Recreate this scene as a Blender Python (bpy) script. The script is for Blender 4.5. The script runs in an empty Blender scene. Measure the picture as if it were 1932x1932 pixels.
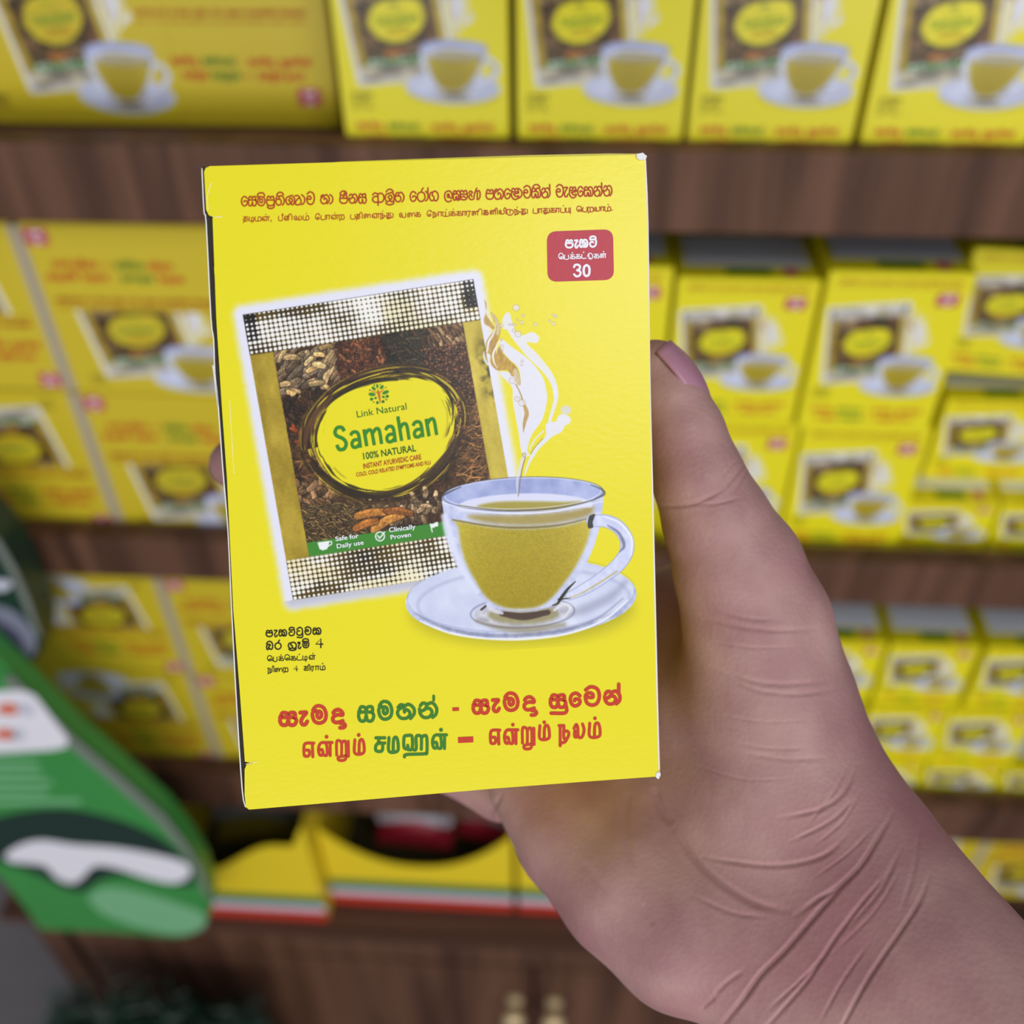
import bpy, bmesh, math, random
import numpy as np
from mathutils import Vector, Matrix
from mathutils.geometry import tessellate_polygon

SC = bpy.context.scene
COL = SC.collection

# ---------------------------------------------------------------- camera
CZ = 1.56                                             # height of the phone above the floor
F, CC = 1932.0, 966.0                                 # focal length and centre in frame units
RW = np.array([[0.99804898, -0.03211945, 0.05354045],
               [0.06132612, 0.66527083, -0.74407918],
               [-0.01171949, 0.7459109, 0.66594263]])  # camera axes -> world (x along shelf, y into shelf, z up)
cam = bpy.data.cameras.new('camera'); cam.sensor_width = 36; cam.lens = 36 * F / 1932
cam.clip_start = .01; cam.dof.use_dof = True; cam.dof.focus_distance = .2165; cam.dof.aperture_fstop = 8.6
camo = bpy.data.objects.new('camera', cam); COL.objects.link(camo)
camo.matrix_world = Matrix.Translation((0, 0, CZ)) @ Matrix(RW.tolist()).to_4x4()
SC.camera = camo

# ---------------------------------------------------------------- light and exposure
SC.view_settings.view_transform = 'Standard'; SC.view_settings.look = 'None'
SC.view_settings.exposure = -0.10; SC.view_settings.gamma = 1.0
world = bpy.data.worlds.new('shop_light'); SC.world = world; world.use_nodes = True
bg = world.node_tree.nodes['Background']; bg.inputs[0].default_value = (.90, .94, 1.0, 1); bg.inputs[1].default_value = .46
def area(name, loc, target, size, power, col=(1, .98, .97)):
    l = bpy.data.lights.new(name, 'AREA'); l.shape = 'RECTANGLE'; l.size, l.size_y = size; l.energy = power; l.color = col
    o = bpy.data.objects.new(name, l); COL.objects.link(o); o.location = loc
    o.rotation_euler = (Vector(target) - Vector(loc)).to_track_quat('-Z', 'Y').to_euler()
    return o
area('ceiling_panel', (.60, -.72, CZ + .90), (.05, .25, CZ - .25), (.55, .45), 6.5)
area('shelf_front_fill', (.2, -2.3, CZ - .4), (.05, .5, CZ - .45), (2.8, 1.1), 43)  # added fill behind the camera, lights the shelf more than the carton

# ---------------------------------------------------------------- small helpers
def lin(c): return tuple(((v / 255) / 12.92 if v / 255 <= .04045 else ((v / 255 + .055) / 1.055) ** 2.4) for v in c)
def ray(x, y): return RW @ np.array([(x - CC) / F, -(y - CC) / F, -1.0])
def at(x, y, Y):                                       # the point at distance Y into the shop seen at (x, y)
    r = ray(x, y); r = r * Y / r[1]; return Vector((r[0], r[1], r[2] + CZ))
def mat(name, rgb, rough=.5, spec=.5, bump=0, bscale=400, coat=0, metal=0, var=0, vscale=60):
    m = bpy.data.materials.new(name); m.use_nodes = True; nt = m.node_tree; b = nt.nodes['Principled BSDF']
    b.inputs['Base Color'].default_value = (*lin(rgb), 1); b.inputs['Roughness'].default_value = rough
    b.inputs['Specular IOR Level'].default_value = spec; b.inputs['Metallic'].default_value = metal; b.inputs['Coat Weight'].default_value = coat
    if bump or var:
        tc = nt.nodes.new('ShaderNodeTexCoord'); n = nt.nodes.new('ShaderNodeTexNoise'); n.inputs['Scale'].default_value = bscale; n.inputs['Detail'].default_value = 3
        nt.links.new(tc.outputs['Object'], n.inputs['Vector'])
        if bump:
            bp = nt.nodes.new('ShaderNodeBump'); bp.inputs['Strength'].default_value = bump; bp.inputs['Distance'].default_value = .0004
            nt.links.new(n.outputs['Fac'], bp.inputs['Height']); nt.links.new(bp.outputs['Normal'], b.inputs['Normal'])
        if var:
            n2 = nt.nodes.new('ShaderNodeTexNoise'); n2.inputs['Scale'].default_value = vscale; nt.links.new(tc.outputs['Object'], n2.inputs['Vector'])
            mx = nt.nodes.new('ShaderNodeMix'); mx.data_type = 'RGBA'
            mx.inputs[6].default_value = (*[v * (1 - var) for v in lin(rgb)], 1); mx.inputs[7].default_value = (*[min(1, v * (1 + var)) for v in lin(rgb)], 1)
            nt.links.new(n2.outputs['Fac'], mx.inputs[0]); nt.links.new(mx.outputs[2], b.inputs['Base Color'])
    return m
def link(o, parent=None):
    COL.objects.link(o)
    if parent is not None: o.parent = parent
    return o
def mesh(name, v, f, m, parent=None, smooth=False):
    me = bpy.data.meshes.new(name); me.from_pydata([tuple(p) for p in v], [], [tuple(q) for q in f]); me.update()
    for k in (m if isinstance(m, (list, tuple)) else [m]): me.materials.append(k)
    if smooth: me.polygons.foreach_set('use_smooth', [True] * len(me.polygons))
    return link(bpy.data.objects.new(name, me), parent)
def boxv(x0, x1, y0, y1, z0, z1):
    v = [(x, y, z) for x in (x0, x1) for y in (y0, y1) for z in (z0, z1)]
    return v, [(0, 1, 3, 2), (4, 6, 7, 5), (0, 4, 5, 1), (2, 3, 7, 6), (0, 2, 6, 4), (1, 5, 7, 3)]
def box(name, b, m, parent=None, bev=0):
    v, f = boxv(*b); o = mesh(name, v, f, m, parent)
    if bev:
        bm = bmesh.new(); bm.from_mesh(o.data); bmesh.ops.recalc_face_normals(bm, faces=bm.faces); bmesh.ops.bevel(bm, geom=bm.edges, offset=bev, segments=2, affect='EDGES', profile=.6); bm.to_mesh(o.data); bm.free()
    return o
def prism(poly, y0, y1):                               # polygon in x,z pushed through y
    n = len(poly); v = [(p[0], y0, p[1]) for p in poly] + [(p[0], y1, p[1]) for p in poly]
    t = tessellate_polygon([[Vector((p[0], p[1], 0)) for p in poly]])
    f = [tuple(q) for q in t] + [tuple(n + i for i in reversed(q)) for q in t] + [(i, (i + 1) % n, n + (i + 1) % n, n + i) for i in range(n)]
    bm = bmesh.new(); vs = [bm.verts.new(p) for p in v]
    for q in f:
        try: bm.faces.new([vs[i] for i in q])
        except ValueError: pass
    bmesh.ops.recalc_face_normals(bm, faces=bm.faces)
    V = [tuple(x.co) for x in bm.verts]; bm.verts.index_update(); Fs = [tuple(x.index for x in g.verts) for g in bm.faces]; bm.free()
    return V, Fs
def tag(o, label=None, cat=None, group=None, kind=None):
    for k, val in (('label', label), ('category', cat), ('group', group), ('kind', kind)):
        if val: o[k] = val
    return o
def empty(name, loc=(0, 0, 0), label=None, cat=None, group=None):
    o = bpy.data.objects.new(name, None); o.empty_display_size = .02; o.location = loc; link(o); return tag(o, label, cat, group)
def copy_tree(o, parent=None):
    c = o.copy(); COL.objects.link(c)
    if parent is not None: c.parent = parent
    for ch in list(o.children): copy_tree(ch, c)
    return c
def wood(name, dark, light, axis='Z'):
    m = bpy.data.materials.new(name); m.use_nodes = True; nt = m.node_tree; b = nt.nodes['Principled BSDF']
    tc = nt.nodes.new('ShaderNodeTexCoord'); mp = nt.nodes.new('ShaderNodeMapping')
    mp.inputs['Scale'].default_value = (34, 34, 2.2) if axis == 'Z' else (2.2, 34, 34)
    n1 = nt.nodes.new('ShaderNodeTexNoise'); n1.inputs['Scale'].default_value = 1.0; n1.inputs['Detail'].default_value = 5; n1.inputs['Distortion'].default_value = .8
    rp = nt.nodes.new('ShaderNodeValToRGB'); rp.color_ramp.elements[0].position = .34; rp.color_ramp.elements[1].position = .68
    rp.color_ramp.elements[0].color = (*lin(dark), 1); rp.color_ramp.elements[1].color = (*lin(light), 1)
    nt.links.new(tc.outputs['Object'], mp.inputs[0]); nt.links.new(mp.outputs[0], n1.inputs['Vector']); nt.links.new(n1.outputs['Fac'], rp.inputs[0]); nt.links.new(rp.outputs[0], b.inputs['Base Color'])
    b.inputs['Roughness'].default_value = .5; b.inputs['Specular IOR Level'].default_value = .22; return m
def print_mat(name, rough=.4):
    m = bpy.data.materials.new(name); m.use_nodes = True; nt = m.node_tree; b = nt.nodes['Principled BSDF']
    a = nt.nodes.new('ShaderNodeAttribute'); a.attribute_name = 'print'; nt.links.new(a.outputs['Color'], b.inputs['Base Color'])
    b.inputs['Roughness'].default_value = rough; b.inputs['Specular IOR Level'].default_value = .45; paper_bump(nt, b); return m
def paper_bump(nt, b):                                 # faint orange peel of varnished board
    tc = nt.nodes.new('ShaderNodeTexCoord'); n = nt.nodes.new('ShaderNodeTexNoise'); n.inputs['Scale'].default_value = 900; n.inputs['Detail'].default_value = 4
    mp = nt.nodes.new('ShaderNodeMapping'); mp.inputs['Scale'].default_value = (.55, 1, 1)
    bp = nt.nodes.new('ShaderNodeBump'); bp.inputs['Strength'].default_value = .14; bp.inputs['Distance'].default_value = .0003
    nt.links.new(tc.outputs['Object'], mp.inputs[0]); nt.links.new(mp.outputs[0], n.inputs['Vector']); nt.links.new(n.outputs['Fac'], bp.inputs['Height']); nt.links.new(bp.outputs['Normal'], b.inputs['Normal'])
# ---------------------------------------------------------------- printed artwork of the carton front
# A small numpy painter: the carton's printed picture (sachet, halo, splash, cup and saucer) is drawn
# procedurally on a canvas and stored as colour attribute of the front panel mesh.
AX0, AY0, AW, AH = 380, 280, 880, 1260          # canvas window, in print units
_yy, _xx = np.mgrid[0:AH, 0:AW].astype(np.float32)
_xx += AX0; _yy += AY0
YELLOW = (233, 221, 26)

def _hash(ix, iy, s):
    h = (ix.astype(np.int64) * 374761393 + iy.astype(np.int64) * 668265263 + s * 974634777) & 0xffffffff
    h = ((h ^ (h >> 13)) * 1274126177) & 0xffffffff
    return ((h ^ (h >> 16)) & 0xffff).astype(np.float32) / 65535.0

def vnoise(x, y, s=0):
    ix = np.floor(x); iy = np.floor(y); fx = x - ix; fy = y - iy
    fx = fx * fx * (3 - 2 * fx); fy = fy * fy * (3 - 2 * fy)
    a = _hash(ix, iy, s); b = _hash(ix + 1, iy, s); c = _hash(ix, iy + 1, s); d = _hash(ix + 1, iy + 1, s)
    return (a * (1 - fx) + b * fx) * (1 - fy) + (c * (1 - fx) + d * fx) * fy

def fbm(x, y, s=0, o=3):
    t = 0; a = .5; n = 0
    for k in range(o):
        t = t + a * vnoise(x, y, s + k); n += a; a *= .5; x = x * 2.03; y = y * 2.03
    return t / n

def sstep(a, b, x):
    t = np.clip((x - a) / (b - a), 0, 1); return t * t * (3 - 2 * t)

def spline(pts, n=8, closed=False):
    P = np.array(pts, float)
    if len(P) < 3: return P
    Q = np.vstack([P[-1:], P, P[:2]]) if closed else np.vstack([2 * P[0] - P[1], P, 2 * P[-1] - P[-2]])
    out = []
    for i in range(1, len(Q) - 2):
        p0, p1, p2, p3 = Q[i - 1], Q[i], Q[i + 1], Q[i + 2]
        for k in range(n):
            t = k / n
            out.append(.5 * (2 * p1 + (p2 - p0) * t + (2 * p0 - 5 * p1 + 4 * p2 - p3) * t * t + (3 * p1 - p0 - 3 * p2 + p3) * t ** 3))
    if not closed: out.append(P[-1])
    return np.array(out)

class Canvas:
    def __init__(s): s.a = np.empty((AH, AW, 3), np.float32); s.a[:] = YELLOW
    def win(s, x0, y0, x1, y1):
        return (slice(max(0, int(y0 - AY0)), min(AH, int(y1 - AY0) + 2)), slice(max(0, int(x0 - AX0)), min(AW, int(x1 - AX0) + 2)))
    def comp(s, w, m, col):
        m = np.clip(m, 0, 1)[..., None]; s.a[w] = s.a[w] * (1 - m) + np.asarray(col, np.float32) * m
    def poly(s, pts, col, soft=.6, alpha=1, grow=0, smooth=0, clip=None):
        P = spline(pts, smooth, True) if smooth else np.array(pts, float)
        g = soft + abs(grow) + 2
        w = s.win(P[:, 0].min() - g, P[:, 1].min() - g, P[:, 0].max() + g, P[:, 1].max() + g)
        x = _xx[w]; y = _yy[w]
        if x.size == 0: return
        d = np.full(x.shape, 1e9, np.float32); ins = np.zeros(x.shape, bool)
        for i in range(len(P)):
            (ax, ay), (bx, by) = P[i - 1], P[i]
            dx, dy = bx - ax, by - ay; L = dx * dx + dy * dy
            if L < 1e-9: continue
            t = np.clip(((x - ax) * dx + (y - ay) * dy) / L, 0, 1)
            d = np.minimum(d, (x - ax - t * dx) ** 2 + (y - ay - t * dy) ** 2)
            if dy: ins ^= ((ay > y) != (by > y)) & (x < ax + (y - ay) * dx / dy)
        d = np.sqrt(d); d = np.where(ins, -d, d) - grow
        m = sstep(soft, -soft, d) * alpha
        if clip is not None: m = m * clip[w]
        s.comp(w, m, col(x, y) if callable(col) else col)
    def line(s, pts, r, col, soft=.6, alpha=1, smooth=6, clip=None):
        P = np.array(pts, float)
        R = np.array(r if np.ndim(r) else [r] * len(P), float)
        Z = np.column_stack([P, R])
        if smooth and len(P) > 2: Z = spline(Z, smooth)
        g = Z[:, 2].max() + soft + 2
        w = s.win(Z[:, 0].min() - g, Z[:, 1].min() - g, Z[:, 0].max() + g, Z[:, 1].max() + g)
        x = _xx[w]; y = _yy[w]
        if x.size == 0: return
        d = np.full(x.shape, 1e9, np.float32)
        for a, b in zip(Z[:-1], Z[1:]):
            dx, dy = b[0] - a[0], b[1] - a[1]; L = dx * dx + dy * dy + 1e-9
            t = np.clip(((x - a[0]) * dx + (y - a[1]) * dy) / L, 0, 1)
            d = np.minimum(d, np.hypot(x - a[0] - t * dx, y - a[1] - t * dy) - (a[2] + t * (b[2] - a[2])))
        m = sstep(soft, -soft, d) * alpha
        if clip is not None: m = m * clip[w]
        s.comp(w, m, col(x, y) if callable(col) else col)
    def ell(s, c, a, b, ang, col, soft=.7, alpha=1, ring=None, clip=None):
        g = max(a, b) + soft + (ring or 0) + 2
        w = s.win(c[0] - g, c[1] - g, c[0] + g, c[1] + g)
        x = _xx[w] - c[0]; y = _yy[w] - c[1]
        if x.size == 0: return
        ca, sa = math.cos(ang), math.sin(ang); u = (x * ca + y * sa); v = (-x * sa + y * ca)
        k = np.sqrt((u / a) ** 2 + (v / b) ** 2) + 1e-6
        d = (k - 1) * k / np.sqrt((u / a ** 2) ** 2 + (v / b ** 2) ** 2 + 1e-12)
        if ring is not None: d = np.abs(d) - ring
        m = sstep(soft, -soft, d) * alpha
        if clip is not None: m = m * clip[w]
        s.comp(w, m, col(x + c[0], y + c[1]) if callable(col) else col)

SO = np.array((458., 594.)); S1 = np.array((435., -67.)); S2 = np.array((95., 538.))   # sachet frame
def sx(s, t): return SO + S1 * s + S2 * t

def paint_front():
    C = Canvas(); rnd = random.Random(5)
    det = S1[0] * S2[1] - S1[1] * S2[0]
    s_ = ((_xx - SO[0]) * S2[1] - (_yy - SO[1]) * S2[0]) / det
    t_ = (-(_xx - SO[0]) * S1[1] + (_yy - SO[1]) * S1[0]) / det
    L1, L2 = np.hypot(*S1), np.hypot(*S2)
    # white halo round the sachet
    dx = np.maximum(np.maximum(-s_, s_ - 1) * L1, 0); dy = np.maximum(np.maximum(-t_, t_ - 1) * L2, 0)
    d = np.hypot(dx, dy)
    full = (slice(0, AH), slice(0, AW))
    C.comp(full, sstep(30, 9, d + 4 * (fbm(_xx / 9, _yy / 9, 3) - .5)), (228, 228, 244))
    C.comp(full, sstep(26, 2, np.hypot(dx, np.maximum(t_ - 1, 0) * L2)) * (t_ > 1) * .45, (150, 150, 160))
    ins = sstep(.7, -.7, np.maximum(np.maximum(-s_, s_ - 1) * L1, np.maximum(-t_, t_ - 1) * L2))
    # gold foil margins
    g = fbm(s_ * 14, t_ * 9, 11); g2 = fbm(_xx / 3, _yy / 3, 5)
    gold = np.stack([118 + 70 * g + 22 * g2, 98 + 64 * g + 20 * g2, 14 + 40 * g + 14 * g2], -1)
    right = sstep(.85, .95, s_)[..., None]
    gold = gold * (1 - right) + right * np.stack([150 + 75 * g + 18 * g2, 132 + 70 * g + 18 * g2, 34 + 60 * g], -1)
    C.comp(full, ins, gold)
    C.comp(full, ins * sstep(.93, 1.0, s_) * sstep(.17, .28, t_) * sstep(.47, .36, t_) * sstep(.35, .7, fbm(_xx / 14, _yy / 14, 8)) * .9, (62, 52, 14))
    # ---- photograph of herbs and spices
    sp = sstep(.0, .006, s_ - .098) * sstep(.0, .006, .925 - s_) * sstep(0, .004, t_ - .13) * sstep(0, .004, .862 - t_)
    n = fbm(_xx / 7, _yy / 7, 21, 4)
    base = np.stack([44 + 46 * n, 28 + 30 * n, 16 + 16 * n], -1)
    C.comp(full, sp, base)
    def seg(cx, cy, ln, wd, ang, col, shade=.35):
        ca, sa = math.cos(ang) * ln / 2, math.sin(ang) * ln / 2
        dark = tuple(k * .42 for k in col); lite = tuple(min(255, k * (1 + shade)) for k in col)
        P = [(cx - ca, cy - sa), (cx + sa * .12, cy - ca * .12), (cx + ca, cy + sa)]
        C.line(P, [wd * .5 + .9] * 3, dark, .8, .85, 3, sp)
        C.line(P, [wd * .42, wd * .5, wd * .42], col, .6, 1, 3, sp)
        C.line([(p[0] - .18 * wd, p[1] - .24 * wd) for p in P], wd * .16, lite, .7, .75, 3, sp)
    def patch(s0, s1, t0, t1, nn, ln, wd, cols, a0=0, a1=math.pi, sh=.35):
        for _ in range(nn):
            p = sx(rnd.uniform(s0, s1), rnd.uniform(t0, t1))
            c = rnd.choice(cols); k = rnd.uniform(.75, 1.2)
            seg(p[0], p[1], rnd.uniform(*ln), rnd.uniform(*wd), rnd.uniform(a0, a1), tuple(min(255, v * k) for v in c), sh)
    patch(.1, .92, .14, .86, 420, (6, 16), (2, 4), [(74, 48, 30), (58, 38, 26), (96, 62, 36), (48, 34, 22)])
    patch(.1, .36, .15, .3, 46, (16, 40), (7, 13), [(140, 118, 88), (122, 104, 84), (160, 132, 92), (104, 84, 62)], -1.2, -.2)
    patch(.12, .34, .15, .3, 12, (10, 22), (8, 12), [(206, 170, 116), (190, 150, 96)], -.8, .6)
    patch(.37, .56, .15, .3, 210, (5, 14), (3, 8), [(112, 66, 40), (94, 50, 32), (132, 82, 50), (78, 44, 30)])
    patch(.58, .78, .14, .3, 120, (12, 24), (4, 6), [(50, 44, 32), (62, 54, 38), (42, 36, 26)], -.3, 1.2, .5)
    patch(.77, .91, .14, .22, 36, (14, 30), (5, 9), [(104, 74, 50), (84, 58, 40), (150, 120, 84)], .4, 1.3)
    for _ in range(430):
        p = sx(rnd.uniform(.73, .925), rnd.uniform(.21, .43)); k = rnd.uniform(.7, 1.15)
        C.ell(p, 3.6, 3.4, 0, (58 * k, 36 * k, 24 * k), .8, 1, None, sp); C.ell(p - (.6, .8), 2.2, 2., 0, (128 * k, 84 * k, 58 * k), 1, .9, None, sp)
        C.ell(p - (1, 1.1), .9, .8, 0, (190, 150, 120), .6, .6, None, sp)
    patch(.1, .3, .3, .46, 150, (5, 11), (4, 7), [(58, 40, 26), (44, 30, 22), (72, 50, 32)])
    for _ in range(420):                                      # hair-like roots, right and left
        if rnd.random() < .72: s, t = rnd.uniform(.78, .93), rnd.uniform(.42, .8)
        else: s, t = rnd.uniform(.1, .22), rnd.uniform(.42, .68)
        p = sx(s, t); a = rnd.uniform(-1.1, .5); l = rnd.uniform(14, 34); k = rnd.uniform(.5, 1.15)
        q = p + np.array((math.cos(a), math.sin(a))) * l; m = (p + q) / 2 + np.array((rnd.uniform(-4, 4), rnd.uniform(-4, 4)))
        C.line([p, m, q], .8, tuple(v * k for v in rnd.choice([(150, 104, 62), (176, 124, 70), (112, 72, 42), (196, 140, 70)])), .6, .8, 3, sp)
    patch(.12, .2, .4, .48, 12, (8, 14), (5, 9), [(150, 70, 30), (130, 56, 26)])
    patch(.1, .26, .6, .72, 60, (10, 22), (6, 11), [(122, 90, 58), (98, 70, 44), (140, 106, 72)])
    patch(.3, .92, .7, .8, 130, (8, 18), (6, 11), [(124, 100, 72), (92, 70, 48), (158, 130, 96), (74, 54, 38)])
    for _ in range(420):                                      # cumin
        p = sx(rnd.uniform(.1, .38), rnd.uniform(.69, .83)); k = rnd.uniform(.6, 1.2)
        seg(p[0], p[1], rnd.uniform(7, 12), 2.4, rnd.uniform(-.5, 1.1), (106 * k, 84 * k, 50 * k), .7)
    for (cx, cy, l, w, a, col) in ((700, 970, 52, 15, -.15, (172, 112, 48)), (732, 985, 60, 16, -.5, (178, 120, 54)), (690, 990, 40, 14, -.35, (160, 98, 40)), (752, 966, 44, 13, .1, (140, 84, 38))):
        seg(cx, cy, l, w, a, col, .25)
    fine = (.62 + .76 * fbm(_xx / 1.7, _yy / 1.7, 23, 2)) * (.75 + .5 * fbm(_xx / 11, _yy / 11, 29, 2))
    C.a[:] = C.a * (1 - sp[..., None]) + sp[..., None] * np.clip(C.a * fine[..., None], 0, 255)
    # ---- swirl of brush strokes round the yellow oval
    cx, cy, ea, eb, ang = 727., 818., 140., 104., -.2
    ca, sa = math.cos(ang), math.sin(ang)
    u = ((_xx - cx) * ca + (_yy - cy) * sa) / ea; v = (-(_xx - cx) * sa + (_yy - cy) * ca) / eb
    r = np.hypot(u, v); th = np.arctan2(v, u)
    wob = .05 * np.sin(th * 2 + .8) + .03 * np.sin(3 * th)
    rr = r + wob
    st = fbm((th + rr * 1.3) * 2.2 + 20, rr * 26, 31, 3)
    st2 = fbm((th - rr * .8) * 3.1 + 40, rr * 44, 37, 2)
    ring = sstep(1.3, 1.12, rr) * sstep(.93, 1.02, rr + .14 * (st - .5))
    tone = np.stack([40 + 95 * (st2 - .25), 28 + 64 * (st2 - .25), 16 + 34 * (st2 - .25)], -1).clip(14, 150)
    C.comp(full, sp * ring * sstep(.30, .52, st), tone)
    C.comp(full, sp * sstep(1.03, .985, rr + .12 * (st2 - .5)), YELLOW)
    C.comp(full, sp * sstep(1.26, 1.05, rr) * sstep(.62, .72, st2) * sstep(.95, 1.05, rr) * .9, (226, 206, 40))
    C.comp(full, sp * sstep(.86, .97, rr) * sstep(1.06, 1.0, rr) * sstep(.60, .68, st) * .9, (46, 34, 12))
    for (a0, a1, r0, r1, w, col) in ((-2.6, -1.25, 1.08, .93, 5, (34, 28, 14)), (-2.4, -1.1, 1.0, .96, 3, (40, 32, 14)), (-.95, -.1, 1.12, .96, 2.2, (30, 26, 10)), (-.85, .1, 1.05, .95, 1.7, (52, 40, 14)),
                                     (1.2, 2.75, .98, 1.12, 6, (44, 32, 18)), (.2, 1.2, 1.12, .97, 8, (60, 42, 28)), (1.0, 2.2, .92, 1.02, 2.2, (70, 52, 26)), (2.0, 3.0, 1.0, 1.1, 4, (40, 30, 18)), (-3.1, -2.2, 1.12, 1.04, 6, (92, 62, 40))):
        P = []
        for k in range(12):
            a = a0 + (a1 - a0) * k / 11; q = r0 + (r1 - r0) * k / 11 - .05 * math.sin(a * 2 + .8) - .03 * math.sin(3 * a)
            x, y = math.cos(a) * q * ea, math.sin(a) * q * eb
            P.append((cx + x * ca - y * sa, cy + x * sa + y * ca))
        C.line(P, [w * math.sin(math.pi * (k + .6) / 12.6) ** .7 for k in range(12)], col, 1.2, .85, 3, sp)
    # ---- green band and its icons
    Bd = [sx(.1, .812), sx(1.0, .812), sx(1.0, .862), sx(.1, .862)]
    C.poly(Bd, (62, 136, 46), .6)
    W_ = (236, 240, 240)
    cupP = [(599, 1023.5), (621, 1020.5), (620, 1030), (617, 1036), (609, 1038.5), (603, 1036)]
    C.poly(cupP, W_, .6); C.line([(620, 1022.5), (625.5, 1022), (625, 1027), (619, 1030.5)], 1.0, W_, .5)
    C.ell((717, 1012), 8.3, 8.3, 0, W_, .6, 1, 1.1); C.line([(712.5, 1010.5), (716.5, 1015.5), (725.5, 1004)], 1.2, W_, .5, 1, 0)
    C.line([(811.8, 988.5), (815.5, 1003.5)], 1.0, W_, .5, 1, 0); C.poly([(812, 988.5), (818, 988), (822, 985), (826.5, 985), (826.8, 993), (822, 993.5), (818, 996), (813.5, 996)], W_, .5)
    # ---- dotted seal bands
    for (t0, t1) in ((0., .142), (.862, 1.)):
        band = ins * (t_ >= t0) * (t_ <= t1)
        if t0 == 0: band = ins * sstep(t1 + .004, t1 - .004, t_)
        else: band = ins * sstep(t0 - .004, t0 + .004, t_)
        dk = fbm(s_ * 9, t_ * 20, 51)
        col = np.stack([34 + 72 * dk, 26 + 56 * dk, 6 + 8 * dk], -1)
        corner = (sstep(.062, .045, s_) + sstep(.935, .955, s_)) * sstep(.1, .09, t_) if t0 == 0 else 0 * s_
        col = col * (1 - corner[..., None]) + corner[..., None] * np.array((22, 18, 20))
        C.comp(full, band, col)
        fu = s_ * 49 - .5; fv = t_ * 61.5 - .2
        q = np.hypot(fu - np.round(fu), (fv - np.round(fv)))
        bright = .235 + .20 * sstep(.25, .75, vnoise(s_ * 7, t_ * 16, 61)) - .16 * corner + .1 * np.exp(-((s_ - (.53 if t0 == 0 else .52)) / .06) ** 2) + .04 * sstep(.4, .6, vnoise(fu, fv, 62))
        dots = sstep(bright + .09, bright - .09, q)
        warm = vnoise(s_ * 6 + 3, t_ * 14, 64)[..., None]
        C.comp(full, band * dots, np.array((244, 242, 238)) * (1 - .3 * sstep(.45, .8, warm)) + .3 * sstep(.45, .8, warm) * np.array((238, 214, 110)))
    C.line([sx(0, 0), sx(1, 0)], .5, (60, 58, 80), .5, .8, 0)
    # ---- splash
    Z1 = lambda P: [(890 + x * .10352, 550 + y * .10352) for x, y in P]
    Z2 = lambda P: [(900 + x * .10352, 730 + y * .10352) for x, y in P]
    SW = (226, 226, 246)
    C.poly(Z1([(540, 860), (700, 990), (900, 1130), (1060, 1260), (1200, 1420), (1310, 1600), (1360, 1800), (1375, 1960), (1330, 2200), (1260, 2380), (1100, 2600), (1030, 2800), (990, 3040), (950, 3060), (890, 2850), (850, 2560), (800, 2300), (750, 2000), (740, 1760), (640, 1640), (510, 1480), (640, 1460), (800, 1560), (880, 1700), (880, 1500), (820, 1350), (700, 1250), (560, 1090), (510, 1000)]), SW, .9, .96, 0, 3)
    C.poly(Z1([(560, 520), (600, 420), (680, 380), (740, 560), (800, 720), (860, 790), (960, 790), (1060, 745), (1140, 750), (1235, 850), (1170, 940), (1040, 920), (1000, 930), (1060, 1010), (1180, 1120), (1330, 1300), (1460, 1480), (1540, 1660), (1565, 1900), (1500, 1930), (1460, 1720), (1330, 1510), (1180, 1350), (1010, 1190), (880, 1030), (760, 880), (680, 760), (640, 690), (570, 680)]), SW, .9, .92, 0, 3)
    C.line(Z2([(1430, 0), (1440, 200), (1390, 400), (1330, 600), (1320, 720)]), [4, 4, 3.4, 3, 4], SW, .9, .92)
    C.line(Z2([(1640, 420), (1600, 420)]), 8, (214, 212, 214), 1.5, .9, 0)
    C.poly(Z2([(1250, 700), (1330, 640), (1440, 630), (1480, 530), (1580, 490), (1700, 560), (1690, 660), (1600, 710), (1540, 820), (1380, 900), (1280, 990), (1150, 1110), (1060, 1240), (960, 1400), (880, 1600), (850, 1640), (900, 1440), (990, 1220), (1100, 1060), (1250, 890)]), SW, .8, .95, 0, 3)
    C.line(Z2([(1210, 800), (1080, 930), (980, 1080), (960, 1150)]), [1.4, 1.5, 1.5, 1], SW, .8, .85)
    C.line(Z2([(980, 1220), (1060, 1090), (1200, 940)]), .8, (120, 104, 60), .6, .6)
    C.poly(Z2([(860, 1180), (940, 1180), (900, 1280), (830, 1450), (790, 1660), (780, 1880), (740, 1900), (730, 1700), (760, 1460), (810, 1290)]), (224, 220, 226), .8, .95, 0, 3)
    C.line(Z2([(880, 1290), (830, 1460), (790, 1680), (765, 1900)]), [1, 1, 1.1, 1.2], (140, 118, 66), .6, .9)
    C.ell(Z2([(860, 1240)])[0], 3, 3.4, 0, (150, 130, 80), .7, .8, .9); C.ell(Z2([(930, 1240)])[0], 3.4, 3, 0, (236, 230, 220), .8, .9)
    GD = lambda x, y: np.stack([186 + 34 * (vnoise(x / 2 + y / 7, y / 12 - x / 5, 71) - .5), 146 + 40 * (vnoise(x / 2 + y / 7, y / 12 - x / 5, 71) - .5), 52 + 60 * (vnoise(x / 2 + y / 7, y / 12 - x / 5, 72) - .3)], -1)
    C.poly(Z1([(230, 130), (275, 200), (285, 290), (250, 380), (215, 500), (230, 590), (310, 640), (390, 690), (420, 660), (340, 540), (270, 420), (250, 290)]), GD, .8, .9, 0, 3)
    C.line(Z1([(235, 140), (275, 220), (270, 330), (240, 420), (215, 500), (235, 600), (300, 640)]), .8, (232, 226, 212), .6, .9)
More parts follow.
